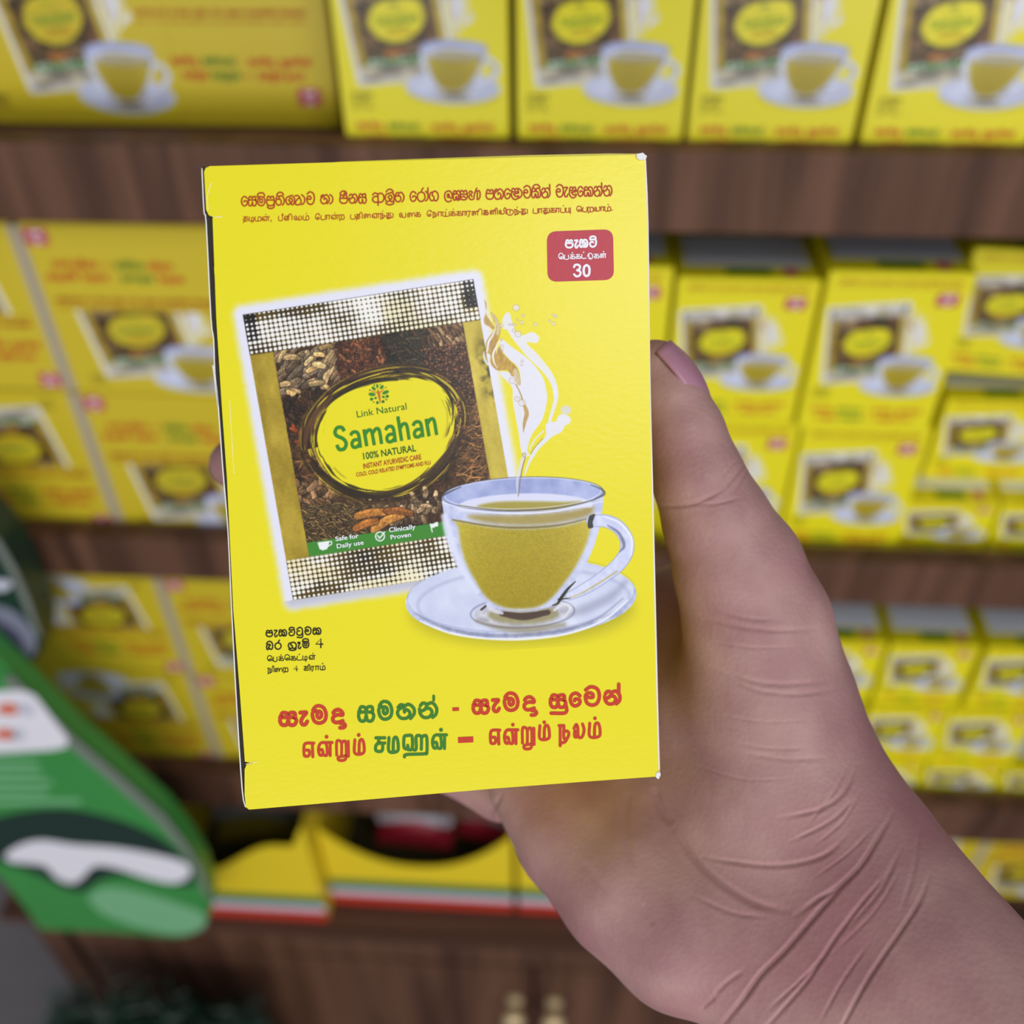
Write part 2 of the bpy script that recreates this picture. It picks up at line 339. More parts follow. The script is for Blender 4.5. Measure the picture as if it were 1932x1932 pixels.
    C.poly(Z1([(340, 370), (430, 440), (500, 560), (530, 690), (500, 850), (450, 960), (440, 1150), (500, 1000), (570, 1120), (700, 1260), (820, 1380), (880, 1560), (890, 1700), (830, 1690), (780, 1560), (720, 1540), (690, 1470), (620, 1430), (480, 1440), (390, 1380), (335, 1280), (340, 1160), (260, 1090), (260, 940), (310, 830), (400, 720), (420, 600), (380, 480)]), GD, .8, .95, 0, 3)
    C.poly(Z1([(345, 380), (430, 450), (500, 570), (520, 690), (480, 800), (440, 760), (450, 640), (420, 540)]), (212, 200, 160), 1, .8, 0, 3)
    C.line(Z1([(510, 890), (440, 1020), (390, 1140), (400, 1270), (460, 1390)]), [.8, 1.4, 1.8, 1.4, .5], (244, 240, 226), .5, .95)
    C.line(Z1([(430, 560), (430, 680), (380, 800), (310, 920), (280, 1090)]), [.5, 1, 1.6, 2, 1.4], (236, 234, 236), .5, .95)
    C.line(Z1([(220, 1100), (230, 1220), (300, 1330), (310, 1180)]), [1, 2, 1.6, .6], (226, 224, 236), .8, .9)
    C.poly(Z1([(760, 1420), (820, 1420), (870, 1560), (885, 1700), (840, 1690), (780, 1560)]), (214, 206, 186), 1, .7, 0, 3)
    C.line(Z1([(800, 1690), (850, 1780), (900, 1900), (930, 2000), (980, 2130), (1000, 2240), (960, 2400), (940, 2560)]), [1, 1, 1.2, 2, 3.4, 4.2, 3, .8], GD, .7, .9)
    C.line(Z1([(800, 1690), (860, 1790), (910, 1910), (930, 2000)]), .6, (150, 112, 60), .5, .9)
    for (x, y, q) in ((735, 1625, 6), (830, 1960, 5), (915, 2030, 6.5), (845, 775, 6), (770, 710, 3.4), (810, 295, 6.5), (940, 440, 2.6), (830, 515, 2), (910, 565, 3.4), (1160, 600, 3.2), (1420, 530, 2.4), (1490, 430, 2.6), (1535, 455, 2.8), (1495, 585, 3.4), (550, 1000, 3), (920, 1270, 2.6), (910, 1340, 1.6), (540, 620, 3), (690, 600, 1.6), (740, 600, 2), (790, 610, 2.6), (540, 880, 2.2), (560, 1070, 1.6)):
        p = Z1([(x, y)])[0]
        C.ell(p, q, q * .92, .3, (226, 220, 222), .8, .85); C.ell(p, q, q * .92, .3, (150, 118, 62), .6, .6, .45)
    # ---- cup and saucer
    K = lambda P: [(740 + x * .2588, 850 + y * .2588) for x, y in P]
    def glass(x, y, lo=(160, 168, 208), hi=(222, 228, 250), s=9.):
        m = fbm(x / s, y / s, 81)[..., None]; return np.array(lo) * (1 - m) + np.array(hi) * m
    C.ell((985, 1150), 205, 62, -.03, (120, 112, 30), 26, .5)
    C.ell((983, 1129), 218, 76, -.045, lambda x, y: glass(x, y, (150, 160, 206), (232, 236, 250)), .8)
    C.ell((983, 1124), 213, 69, -.045, lambda x, y: glass(x, y, (196, 202, 232), (222, 228, 246), 30), 2.2)
    C.ell((983, 1121), 215, 70, -.045, (96, 106, 150), 1.2, .3, .6)
    C.ell((988, 1135), 200, 62, -.045, (120, 128, 168), 4, .25, 3)
    C.line(K([(170, 1190), (350, 1280), (600, 1340), (900, 1350), (1250, 1310), (1500, 1220), (1680, 1080)]), [1, 2, 3, 3, 3, 2, 1], (84, 86, 110), 3, .4)
    C.line(K([(200, 1240), (420, 1330), (700, 1372), (1000, 1372), (1300, 1330), (1550, 1230), (1720, 1090)]), [1, 2, 2, 2.5, 2, 2, 1], (240, 242, 252), 1.5, .9)
    C.line(K([(620, 1240), (800, 1290), (1000, 1300), (1250, 1270)]), [3, 6, 7, 4], (128, 112, 60), 6, .55)
    C.line(K([(1260, 1200), (1420, 1150), (1600, 1060), (1700, 960)]), [6, 9, 8, 4], (132, 134, 160), 8, .45)
    C.ell(K([(950, 1180)])[0], 98, 29, -.04, (90, 84, 104), 2, .5, 1.3); C.ell(K([(950, 1180)])[0], 90, 25, -.04, lambda x, y: glass(x, y, (150, 150, 170), (232, 230, 232)), 2, .9)
    C.ell(K([(955, 1195)])[0], 66, 18, -.02, (150, 140, 90), 5, .8)
    # body
    BL = [(362, 330), (366, 400), (380, 480), (412, 640), (455, 770), (525, 905), (600, 1020), (690, 1120), (790, 1168), (920, 1180), (1050, 1172), (1150, 1140), (1235, 1060), (1330, 950), (1410, 840), (1470, 700), (1510, 570), (1532, 440), (1545, 310)]
    C.poly(K(BL), lambda x, y: glass(x, y, (176, 184, 224), (222, 226, 248), 12), .8, 1, 0, 0)
    TL = [(440, 500), (470, 560), (490, 700), (530, 830), (600, 960), (680, 1080), (800, 1150), (930, 1165), (1060, 1150), (1150, 1100), (1240, 1000), (1340, 860), (1420, 700), (1460, 560), (1490, 450), (1400, 500), (1200, 545), (930, 560), (700, 545)]
    def tea(x, y):
        m = fbm(x / 2.2, y / 2.2, 91)[..., None]; k = np.clip((y - 960) / 200, 0, 1)[..., None]
        e = np.clip(np.abs(x - 985) / 130, 0, 1)[..., None] ** 3
        return (np.array((178, 160, 42)) * (1 - k) + np.array((160, 140, 24)) * k) * (.9 + .2 * m) + e * np.array((26, 26, 20))
    C.poly(K(TL), tea, 5, 1, -3, 3)
    C.line(K([(440, 505), (700, 548), (930, 562), (1200, 546), (1420, 498)]), [1.2, 1.8, 2, 1.8, 1], (112, 92, 28), 1.5, .8)
    C.poly(K([(560, 470), (900, 470), (1300, 440), (1450, 400), (1440, 470), (1200, 530), (930, 548), (650, 520)]), (158, 134, 40), 7, .75, 0, 3)
    C.line(K([(380, 480), (420, 640), (470, 790), (545, 920), (620, 1030)]), [6, 8, 7, 5, 3], (222, 226, 248), 4, .9)
    C.line(K([(1500, 470), (1470, 620), (1420, 760), (1370, 860)]), [5, 5, 4, 3], (214, 218, 244), 4, .8)
    # rim and inside
    C.ell((986.5, 932), 151, 31.5, -.035, lambda x, y: glass(x, y, (142, 152, 204), (188, 198, 236), 26), .9)
    C.ell((990, 955), 128, 24, -.02, (220, 222, 244), 1.6, .95, None, sstep(964, 960, _yy + .035 * (_xx - 986)) )
    C.poly(K([(620, 405), (760, 375), (1000, 370), (1250, 375), (1380, 372), (1200, 425), (930, 438), (720, 425)]), (164, 150, 58), 4, .95, 0, 3)
    C.ell((986.5, 932), 152, 32, -.035, (70, 76, 104), .8, .6, .9)
    C.ell((986.5, 931), 147, 29, -.035, (226, 230, 250), .8, .7, .8)
    C.line(K([(365, 380), (600, 440), (900, 458), (1200, 440), (1530, 370)]), [1, 1.6, 1.8, 1.5, 1], (226, 230, 250), .8, .9)
    C.line(K([(480, 398), (700, 428), (900, 436), (1200, 418), (1480, 358)]), [.8, 1.2, 1.3, 1.3, .8], (104, 90, 50), .8, .8)
    C.line(K([(366, 330), (420, 300), (500, 265)]), [2, 1.8, 1], (60, 66, 74), 1, .7); C.line(K([(1450, 250), (1530, 285), (1545, 320), (1480, 352)]), [1, 1.8, 2, 1.5], (60, 64, 80), 1, .7)
    C.line(Z2([(740, 1640), (730, 1800), (750, 1990)]), [2, 2, .6], (216, 214, 226), 1, .8); C.line(Z2([(790, 1660), (770, 1850), (750, 1990)]), .9, (130, 108, 70), .6, .8)
    # foot
    C.line(K([(800, 1190), (960, 1210), (1135, 1180)]), [5, 7, 5], (70, 52, 44), 2, .9); C.line(K([(800, 1160), (950, 1172), (1130, 1150)]), [1, 1.6, 1], (176, 168, 172), 1, .8)
    C.line(K([(690, 1130), (740, 1165), (800, 1185)]), [3, 4, 3], (214, 214, 232), 2, .9); C.line(K([(650, 1160), (680, 1135)]), 2.2, (40, 38, 52), 1, .8, 0)
    C.line(K([(1180, 1165), (1250, 1120), (1300, 1150), (1250, 1220)]), [2, 3, 3, 2], (226, 224, 232), 1.5, .85)
    # handle
    HP = K([(1455, 515), (1560, 515), (1650, 560), (1708, 650), (1705, 745), (1640, 840), (1520, 935), (1400, 1010), (1290, 1060)])
    C.line(HP, [11, 12.5, 13, 13.2, 13.5, 13.5, 12, 11, 8], (150, 158, 196), .8, 1)
    C.line(HP, [9.8, 11.3, 11.8, 12, 12.2, 12.2, 10.8, 9.8, 6.5], lambda x, y: glass(x, y, (186, 194, 232), (228, 232, 252), 10), 1.5, 1)
    C.line(K([(1570, 545), (1650, 600), (1690, 690), (1660, 740)]), [1, 2.6, 3, 1], (70, 72, 110), 1.6, .6)
    C.line(K([(1540, 480), (1660, 530), (1745, 640), (1740, 760)]), [1, 1.6, 1.8, 1], (240, 243, 255), 1, .9)
    C.line(K([(1640, 880), (1500, 970), (1380, 1040), (1300, 1070)]), [1.4, 1.4, 1.2, 1], (190, 160, 40), 1, .6)
    C.poly(K([(1425, 520), (1440, 475), (1480, 465), (1462, 520), (1465, 560), (1430, 565)]), (44, 50, 46), .8, .95, 0, 3)
    C.line(K([(1335, 955), (1280, 1010), (1235, 1070), (1205, 1115), (1170, 1130)]), [1, 2.4, 3, 2, 1], (40, 38, 20), .9, .9)
    C.line(K([(1215, 1085), (1300, 1075)]), [2, .6], (36, 34, 24), .8, .8, 0)
    # little tree logo, printed
    tx = lambda P: [(610 + x * .12422, 700 + y * .12422) for x, y in P]
    G1 = (62, 132, 38); G2 = (38, 112, 30)
    for (x, y, a, b, an) in ((820, 230, 4.2, 2.4, 1.45), (765, 265, 4.8, 3, .7), (888, 245, 4.8, 3, -.8), (740, 355, 6.8, 3.6, .1), (945, 325, 7, 3.4, -.4)):
        C.ell(tx([(x, y)])[0], a, b, an, G1, .6)
    for (x, y, q) in ((775, 215, 1.6), (865, 205, 1.4), (950, 250, 1.3), (707, 290, 1.5), (732, 428, 3), (795, 410, 2.3), (910, 392, 2.4), (972, 385, 3), (822, 480, 2.8), (908, 465, 3), (960, 437, 1.5), (763, 472, 1.4)):
        C.ell(tx([(x, y)])[0], q, q, 0, G2, .5)
    OR = (196, 108, 34)
    C.line(tx([(828, 285), (845, 360), (868, 495)]), [1.1, 2.8, .5], OR, .5); C.line(tx([(720, 300), (790, 320), (845, 330), (890, 300), (930, 268)]), [.5, 1, 1.4, 1, .5], OR, .5)
    for a, b in (((795, 410), (732, 428)), ((910, 392), (972, 385)), ((910, 392), (960, 437))): C.line(tx([a, b]), .5, G2, .5, 1, 0)
    return C.a

def to_linear(a):
    a = np.clip(a / 255., 0, 1); return np.where(a <= .04045, a / 12.92, ((a + .055) / 1.055) ** 2.4).astype(np.float32)
# ---------------------------------------------------------------- lettering: pen strokes for the Sinhala, Tamil and Latin print
GL = {
 # Sinhala letters, unit box, y downwards
 'e': [[(.95,.2),(.6,0),(.2,.1),(0,.45),(.15,.85),(.5,1),(.9,.82),(.92,.52),(.5,.45),(.42,.58)]],
 'sa': [[(.05,.3),(.15,.03),(.4,.05),(.5,.2),(.62,.03),(.88,.03),(.93,.3)],[(0,.38),(.9,.38)],[(.06,.38),(0,.65),(.12,.97),(.4,.97),(.5,.6)],[(.5,.6),(.6,.97),(.88,.97),(1,.65),(.9,.38)]],
 'ma': [[(.08,.26),(.25,.08),(.5,.03),(.8,.15),(.96,.5),(.85,.85),(.5,.98),(.18,.87),(.04,.55),(.1,.36),(.28,.3),(.36,.45),(.36,.6),(.48,.7),(.64,.6),(.62,.4),(.48,.32)]],
 'mah': [[(.0,.06),(.6,.05),(.9,.22),(1,.5),(.85,.88),(.5,1),(.15,.88),(.03,.5),(.15,.22),(.33,.3),(.33,.6),(.5,.7),(.66,.6),(.66,.35),(.48,.28)],[(.0,.03),(.06,-.22),(.3,-.34),(.7,-.34),(.9,-.2),(.93,.0)]],
 'pa': [[(.05,.3),(.15,.03),(.38,.05),(.5,.2),(.62,.05),(.85,.03),(.95,.3)],[(.02,.4),(.97,.4)],[(.05,.4),(0,.68),(.2,.95),(.5,1),(.8,.95),(1,.68),(.95,.4)]],
 'rak': [[(.08,1.1),(.25,1.26),(.6,1.3),(.95,1.16),(.97,.85)]],
 'ta': [[(.05,.28),(.2,.05),(.42,.1),(.35,.35),(.08,.42),(.02,.7),(.22,.98),(.52,.95),(.66,.65),(.52,.4),(.3,.4)],[(.42,.1),(.7,.02),(.98,.35),(.97,.75),(.78,1)]],
 'i': [[(.12,-.08),(.35,-.32),(.7,-.32),(.92,-.08)]],
 'ii': [[(.05,-.08),(.12,-.3),(.4,-.45),(.75,-.4),(.9,-.15)],[(.9,-.12),(.7,-.24),(.55,-.12)]],
 'sha': [[(.4,.1),(.12,.2),(0,.55),(.18,.95),(.45,.9),(.48,.62),(.3,.5)],[(.35,.12),(.7,0),(1,.3),(.98,.8),(.75,1),(.6,.82),(.78,.55),(.62,.28),(.42,.35)]],
 'ya': [[(0,.05),(.4,.02),(.7,.22),(.3,.45),(.02,.8),(.15,1),(.75,.98),(.95,.6),(.7,.22)]],
 'aa': [[(0,.02),(.6,.2),(.85,.5),(.6,.85),(0,1)]],
 'va': [[(.05,.17),(.4,0),(.85,.12),(1,.5),(.85,.88),(.5,1),(.15,.88),(.03,.58),(.1,.4),(.35,.33),(.55,.42),(.52,.58),(.12,.56)]],
 'ha': [[(.03,.22),(.2,.03),(.42,.15),(.1,.35),(0,.65),(.2,.97),(.55,.97),(.75,.68),(.62,.42),(.42,.4),(.42,.55)],[(.42,.15),(.65,0),(.95,.25),(1,.65),(.78,1)]],
 'na': [[(.05,.2),(.2,.02),(.42,.12),(.35,.42),(.12,.58)],[(.0,.42),(.05,.75),(.25,1),(.58,.97),(.74,.65),(.6,.4),(.38,.38)],[(.42,.12),(.75,0),(1,.35),(.98,.75),(.78,1)]],
 'hal': [[(.97,-.35),(.99,.3)]],
 'a': [[(.02,.22),(.18,.02),(.42,.1),(.48,.35),(.15,.42),(.0,.7),(.15,.98),(.45,1.0),(.5,.7),(.48,.35)],[(.48,.95),(.5,1.35)],[(.48,.98),(.8,1),(1,.7),(.98,.3),(.8,.05),(.5,.1)]],
 'ra': [[(.5,.02),(.12,.2),(0,.6),(.25,.97),(.68,.98),(.97,.62),(.85,.2),(.5,.02)],[(.5,.02),(.58,-.2),(.72,-.36)]],
 'ga': [[(.3,.1),(.1,.22),(0,.6),(.2,.97),(.48,.92),(.52,.62),(.3,.42)],[(.3,.42),(.4,.12),(.66,0),(.95,.25),(1,.7),(.8,1),(.6,.95)]],
 'la': [[(.35,.42),(.5,.32),(.62,.45),(.6,.68),(.38,.66),(.5,.42)],[(.62,.68),(.95,.8),(1,.4),(.8,.08),(.45,0),(.1,.2),(0,.6),(.15,1.02),(.5,1.18),(.9,1.05)]],
 'ka': [[(.03,.3),(.12,.04),(.33,.06),(.45,.22),(.6,.03),(.85,.08),(1,.45),(.95,.85),(.8,1)],[(.0,.37),(.55,.35),(.72,.5),(.72,.8),(.62,1)],[(.08,.37),(.0,.7),(.1,.97),(.3,.97),(.38,.66),(.47,.66),(.52,.97),(.62,1)]],
 'ssa': [[(.05,.3),(.15,.03),(.38,.05),(.5,.2),(.62,.05),(.85,.03),(.95,.3)],[(.02,.4),(.97,.4)],[(.05,.4),(0,.68),(.2,.95),(.5,1),(.8,.95),(1,.68),(.95,.4)],[(.25,.72),(.5,.62),(.72,.75)]],
 'nna': [[(.0,.3),(.14,.08),(.32,.25),(.08,.5),(.03,.8),(.22,1),(.45,.9),(.5,.5),(.62,.0),(.72,-.22)],[(.22,.55),(.3,.68)],[(.52,.3),(.64,.05),(.76,.2),(.76,.7),(.74,.95)],[(.76,.15),(.9,.03),(1,.25),(1,.7),(.85,1)]],
 'lla': [[(.05,.3),(.15,.03),(.38,.05),(.5,.2),(.62,.05),(.85,.03),(.95,.3)],[(.05,.4),(.95,.4),(.92,.55),(.3,.62)],[(.05,.4),(0,.75),(.2,1.12),(.55,1.27),(.92,1.1),(1,.85),(.6,.92),(.3,.62)]],
 'ae': [[(0,.06),(.85,.05),(.4,.38),(.12,.72),(.3,.98),(.7,.98),(.95,.75)]],
 'aae': [[(0,.05),(.7,.05)],[(0,.22),(.62,.22),(.25,.55),(.12,.8),(.38,1),(.8,.95),(.95,.75)]],
 'ttah': [[(.55,.42),(.25,.35),(.03,.6),(.15,.95),(.5,1.05),(.88,.85),(1,.4),(.85,.05),(.05,.04)],[(.05,.02),(.1,-.28),(.4,-.4),(.8,-.36),(.93,-.12)]],
 'ttu': [[(.5,.42),(.18,.4),(.03,.7),(.2,.95),(.5,1),(.85,.85),(.98,.5),(.88,.1),(.5,-.08),(.05,.2)],[(.97,.4),(.95,1.25),(.1,1.28)]],
 'ba': [[(.02,.3),(.3,.02),(.7,.02),(.98,.35),(.97,.85),(.75,1),(.55,.92),(.38,.62),(.62,.5),(.5,.36),(.2,.4),(.05,.65),(.12,1),(.32,.98),(.38,.62)]],
 'da': [[(.1,.25),(.25,.08),(.6,.0),(.92,.2),(.95,.42),(.5,.4),(.1,.58),(.08,.85),(.3,1),(.65,.98),(.98,.88)],[(.75,1.05),(1.08,1.1),(1.2,1.25),(1.05,1.4),(.72,1.42)]],
 'u': [[(.95,.6),(.96,1.22),(.05,1.27)]],
 # Tamil letters
 't': [[(.1,.05),(.9,.05)],[(.35,.05),(.3,.45),(.05,.6),(.12,.9),(.42,.85),(.45,.45),(.8,.45),(.92,.75),(.7,1.0),(.2,1.1),(.05,1.4)]],
 'di': [[(.0,.1),(.0,1),(.9,1)],[(.45,1),(.45,.35),(.7,.18),(.92,.4),(.85,.9),(.6,1.4)]],
 'tt': [[(.05,.1),(.05,1),(1,1)]],
 'm': [[(0,.1),(0,1),(.9,1),(1,.55),(.85,.12),(.6,.1),(.48,.35),(.46,1)]],
 'n': [[(.12,.62),(.3,.6),(.34,.92),(.12,.95),(.03,.55),(.15,.18),(.4,.1),(.6,.25),(.63,.95),(.34,.95)],[(.4,.1),(1,.1)],[(.86,.1),(.86,1)]],
 'p': [[(0,.1),(0,1),(.9,1),(.9,.1)]],
 'pii': [[(0,.1),(0,1),(.9,1),(.9,.1),(.8,-.25),(.95,-.45),(1.1,-.25),(.95,-.1)]],
 'I': [[(-.6,.3),(-.3,-.15),(.2,-.38),(.75,-.2),(.9,.3),(.9,1)]],
 's': [[(.3,.6),(.1,.65),(.15,.95),(.38,.9),(.4,.3),(.2,.1),(.03,.4)],[(.4,.3),(.48,.95),(.65,.9),(.66,.12)],[(.66,.4),(.72,.97),(.95,.9),(1,.35),(.85,.1)]],
 'OO': [[(.5,.58),(.4,.8),(.65,.95),(.85,.7),(.65,.5),(.4,.6)],[(.75,.05),(.9,-.15),(.6,-.35),(.2,-.15),(.05,.4),(.2,.9),(.6,1)]],
 'E': [[(.5,.58),(.35,.8),(.58,.97),(.78,.7),(.6,.5),(.4,.6)],[(.3,.95),(.05,.5),(.15,-.05),(.5,-.25),(.85,0),(.95,.5),(.95,1)]],
 'A': [[(0,.1),(.95,.1)],[(.15,.1),(.15,1)],[(.75,.1),(.75,1)]],
 'R': [[(0,1),(0,.1),(.3,.1),(.42,.3),(.42,1)],[(.42,.3),(.6,.1),(.92,.15),(1,.7),(.9,1.08),(.2,1.15),(.05,1.4)]],
 'N': [[(.0,.1),(.5,.1)],[(.12,.1),(.12,1.4)],[(.5,.1),(.5,.9),(.85,.9),(1,.6),(.8,.45),(.5,.5)],[(.85,.9),(.6,1.15),(.12,1.25)]],
 'tu': [[(.1,.05),(.75,.05)],[(.35,.05),(.3,.45),(.05,.6),(.12,.9),(.36,.82),(.38,.45),(.62,.45),(.72,.9),(.5,1.25),(.2,1.25),(.2,1.02),(.6,1.0),(1,.95),(1,.1)]],
 'v': [[(.35,.6),(.1,.6),(.1,.95),(.4,.95),(.45,.5),(.3,.12),(.1,.2),(.02,.5)],[(.45,.5),(.52,1),(.95,1),(.95,.1)]],
 'ai': [[(.25,.6),(.08,.62),(.08,.95),(.3,.95),(.32,.4),(.2,.12),(.03,.4)],[(.32,.4),(.44,.1),(.56,.4),(.58,.95),(.66,.4),(.8,.1),(.95,.3),(.98,.9)]],
 'k': [[(.05,.1),(.8,.1)],[(.35,.1),(.3,.5),(.05,.65),(.12,.97),(.42,.92),(.45,.5),(.85,.5),(1,.75),(.85,1),(.6,.95)]],
 'y': [[(0,.1),(0,1),(.95,1),(.95,.1)],[(.3,.1),(.42,.2),(.42,1)]],
 'r': [[(0,1),(0,.1),(.95,.1)],[(.6,.1),(.6,.9),(.3,1.35)]],
 'nn': [[(.22,.6),(.07,.62),(.07,.95),(.25,.95),(.27,.45),(.18,.12),(.03,.4)],[(.27,.45),(.38,.1),(.48,.4),(.5,.95),(.56,.45),(.68,.1),(1,.1)],[(.82,.1),(.82,1)]],
 'll': [[(.3,.6),(.1,.6),(.1,.95),(.33,.92),(.35,.4),(.2,.12),(.03,.45)],[(.35,.4),(.48,.1),(.6,.3),(.6,1)],[(.5,.1),(1,.1)],[(.92,.1),(.92,1)]],
 'l': [[(.3,.6),(.1,.6),(.1,.95),(.35,.92),(.4,.4),(.25,.12),(.03,.4)],[(.4,.4),(.45,.95),(.8,.97),(1,.5),(.85,.1)]],
 'ru': [[(0,1),(0,.1),(.6,.1)],[(.48,.1),(.48,.9)],[(.7,.1),(1,.4),(.95,.95),(.6,1.3),(.2,1.25),(.05,.98)]],
 'pu': [[(0,.1),(0,1),(1,1)],[(.65,.1),(.65,1)],[(1,.1),(1,1.35)]],
 'du': [[(.3,.2),(.3,.9),(.58,.92)],[(.05,.6),(.25,0),(.65,-.12),(1,.45),(.82,1.12),(.45,1.2),(.28,1.0)]],
 'EE': [[(1,.07),(.3,.07),(.07,.25),(.07,.85),(.25,.97),(.55,.9),(.55,.58),(.3,.55)],[(.85,.07),(.9,1)]],
 'Ru': [[(0,1),(0,.1),(.25,.05),(.37,.25),(.37,1)],[(.37,.2),(.55,.05),(.7,.2),(.72,1.05),(.6,1.33),(.2,1.35),(.1,1.2),(.3,1.1),(.88,1.05)],[(.88,.07),(.9,1.08)]],
 'ch': [[(.05,.08),(1,.08)],[(.38,.08),(.3,.4),(.05,.6),(.08,.93),(.7,.93),(.72,.45),(.3,.45)],[(.7,.45),(1,.42)]],
 'H': [[(.2,.7),(.2,.88),(.05,.85),(.05,.15),(.2,.05),(.38,.12),(.38,.92),(.2,.97)],[(.38,.95),(.55,.95),(.55,.15),(.68,.05),(.77,.2),(.77,.95)],[(.77,.2),(.9,.05),(1,.2),(1,1.15),(.9,1.25),(.15,1.3),(.06,1.45)]],
}
class Ink:
    """flat ribbons in print units"""
    def __init__(s): s.v = []; s.f = []; s.d = []; s.k = 0
    def disc(s, x, y, r, n=14):
        b = len(s.v); s.v += [(x + r * math.cos(2 * math.pi * k / n), y + r * math.sin(2 * math.pi * k / n)) for k in range(n)]; s.k += 1; s.d += [32 + s.k % 6] * n; s.f.append(tuple(range(b, b + n)))
    def poly(s, P):
        b = len(s.v); s.v += [tuple(p) for p in P]; s.d += [0] * len(P); s.f.append(tuple(range(b, b + len(P))))
    def stroke(s, pts, r, smooth=5, cap=True):
        P = spline(pts, smooth) if len(pts) > 2 and smooth else np.array(pts, float)
        T = np.gradient(P, axis=0); T /= np.maximum(np.linalg.norm(T, axis=1, keepdims=True), 1e-9)
        N = np.column_stack([-T[:, 1], T[:, 0]]) * r
        A = P + N; B = P - N; s.k += 1
        for i in range(len(P) - 1):                    # every piece lies on its own film of ink
            b = len(s.v); s.v += [tuple(A[i]), tuple(A[i + 1]), tuple(B[i + 1]), tuple(B[i])]; s.f.append((b, b + 1, b + 2, b + 3)); s.d += [i % 4 + 4 * (s.k % 8)] * 4
        if cap:
            for p in (P[0], P[-1]): s.disc(p[0], p[1], r, 10)
    def glyph(s, g, x0, y0, x1, y1, r, org, sc, cap=True):
        for st in GL[g]:
            s.stroke([(org[0] + sc * (x0 + (x1 - x0) * u), org[1] + sc * (y0 + (y1 - y0) * v)) for u, v in st], r * sc, 5, cap)
    def raw(s, pts, r, org, sc, smooth=5):
        s.stroke([(org[0] + sc * x, org[1] + sc * y) for x, y in pts], r * sc, smooth)
    def dot(s, x, y, r, org, sc): s.disc(org[0] + sc * x, org[1] + sc * y, r * sc)

def ink_headline():
    K = Ink()
    rows = (((450, 340), 'e 45 250 138 392|sa 150 248 272 390|mah 288 245 402 388|pa 428 245 545 388|rak 428 245 545 388|ta 565 235 695 380|i 565 235 695 380|sha 720 235 850 375|ya 862 232 955 372|aa 960 222 1015 372|va 1035 180 1152 370|ha 1248 222 1378 357|aa 1390 218 1440 358|pa 1538 225 1655 352|ii 1538 225 1655 352|na 1678 212 1802 348|sa 1825 208 1940 350'),
            ((690, 330), 'a 103 275 275 415|sha 295 270 430 412|i 295 270 430 412|rak 295 270 430 412|ta 445 265 580 410|e 675 255 768 405|ra 785 255 905 402|aa 910 250 955 395|hal 910 250 945 395|ga 968 248 1100 395|la 1198 245 1312 385|ka 1328 240 1440 385|ssa 1430 238 1545 380|nna 1565 235 1735 378|pa 1828 225 1942 370'),
            ((920, 330), 'ha 100 215 238 370|e 255 215 345 365|lla 360 205 470 340|aa 470 205 530 355|va 545 165 655 352|ka 668 200 805 348|i 668 200 805 348|na 820 200 945 345|hal 820 200 945 345|va 1040 150 1150 338|ae 1160 185 1222 335|lla 1240 185 1345 315|e 1368 180 1450 328|ka 1465 180 1600 325|na 1615 175 1735 322|hal 1615 175 1735 322|na 1760 165 1885 318'))
    for org, row in rows:
        for it in row.split('|'):
            g, *b = it.split(); K.glyph(g, *map(float, b), 11.2, org, .12422)
    rows = (((450, 380), .12422, 235, -.022, 66, 't 70 150|di 165 240|m 255 345|n. 355 470|, 497 497|pii 610 672|n 695 770|I 775 815|s 835 960|m. 985 1070|OO 1165 1240|p 1255 1325|A 1330 1395|n. 1405 1515|R 1530 1605|p 1705 1775|t 1785 1850|I 1852 1884'),
            ((680, 380), .12422, 187, -.026, 68, 'ai 50 155|n 175 290|N. 302 370|tu 385 495|v 590 690|ai 710 830|k 840 915|OO 1010 1085|N 1095 1165|A 1175 1245|y. 1255 1350|k. 1365 1445|k 1460 1540|A 1545 1605|r 1615 1680|nn 1690 1800|I 1808 1850|k 1870 1942'),
            ((910, 370), .13458, 198, -.031, 62, 'k 15 85|ll 105 190|I 188 214|l 230 312|I 312 335|ru 345 435|N. 450 520|tu 535 630|p 715 782|A 785 842|tu 850 940|k 955 1025|A 1030 1085|p. 1100 1165|pu 1175 1235|E 1320 1395|p 1410 1472|R 1480 1555|l 1565 1650|A 1655 1712|m. 1720 1800|. 1818 1818'))
    for org, sc, y0, sl, h, row in rows:
        for it in row.split('|'):
            g, a, b = it.split(); a = float(a); b = float(b); y = y0 + sl * a
            if g == '.': K.dot(a, y + h * .95, 8, org, sc); continue
            if g == ',': K.raw([(a, y + h * .9), (a + 2, y + h * 1.05), (a - 6, y + h * 1.3)], 6, org, sc); continue
            K.glyph(g.rstrip('.'), a, y, b, y + h, 6.4, org, sc)
            if g[-1] == '.': K.dot((a + b) / 2 + 4, y - h * .42, 8.5, org, sc)
    return K

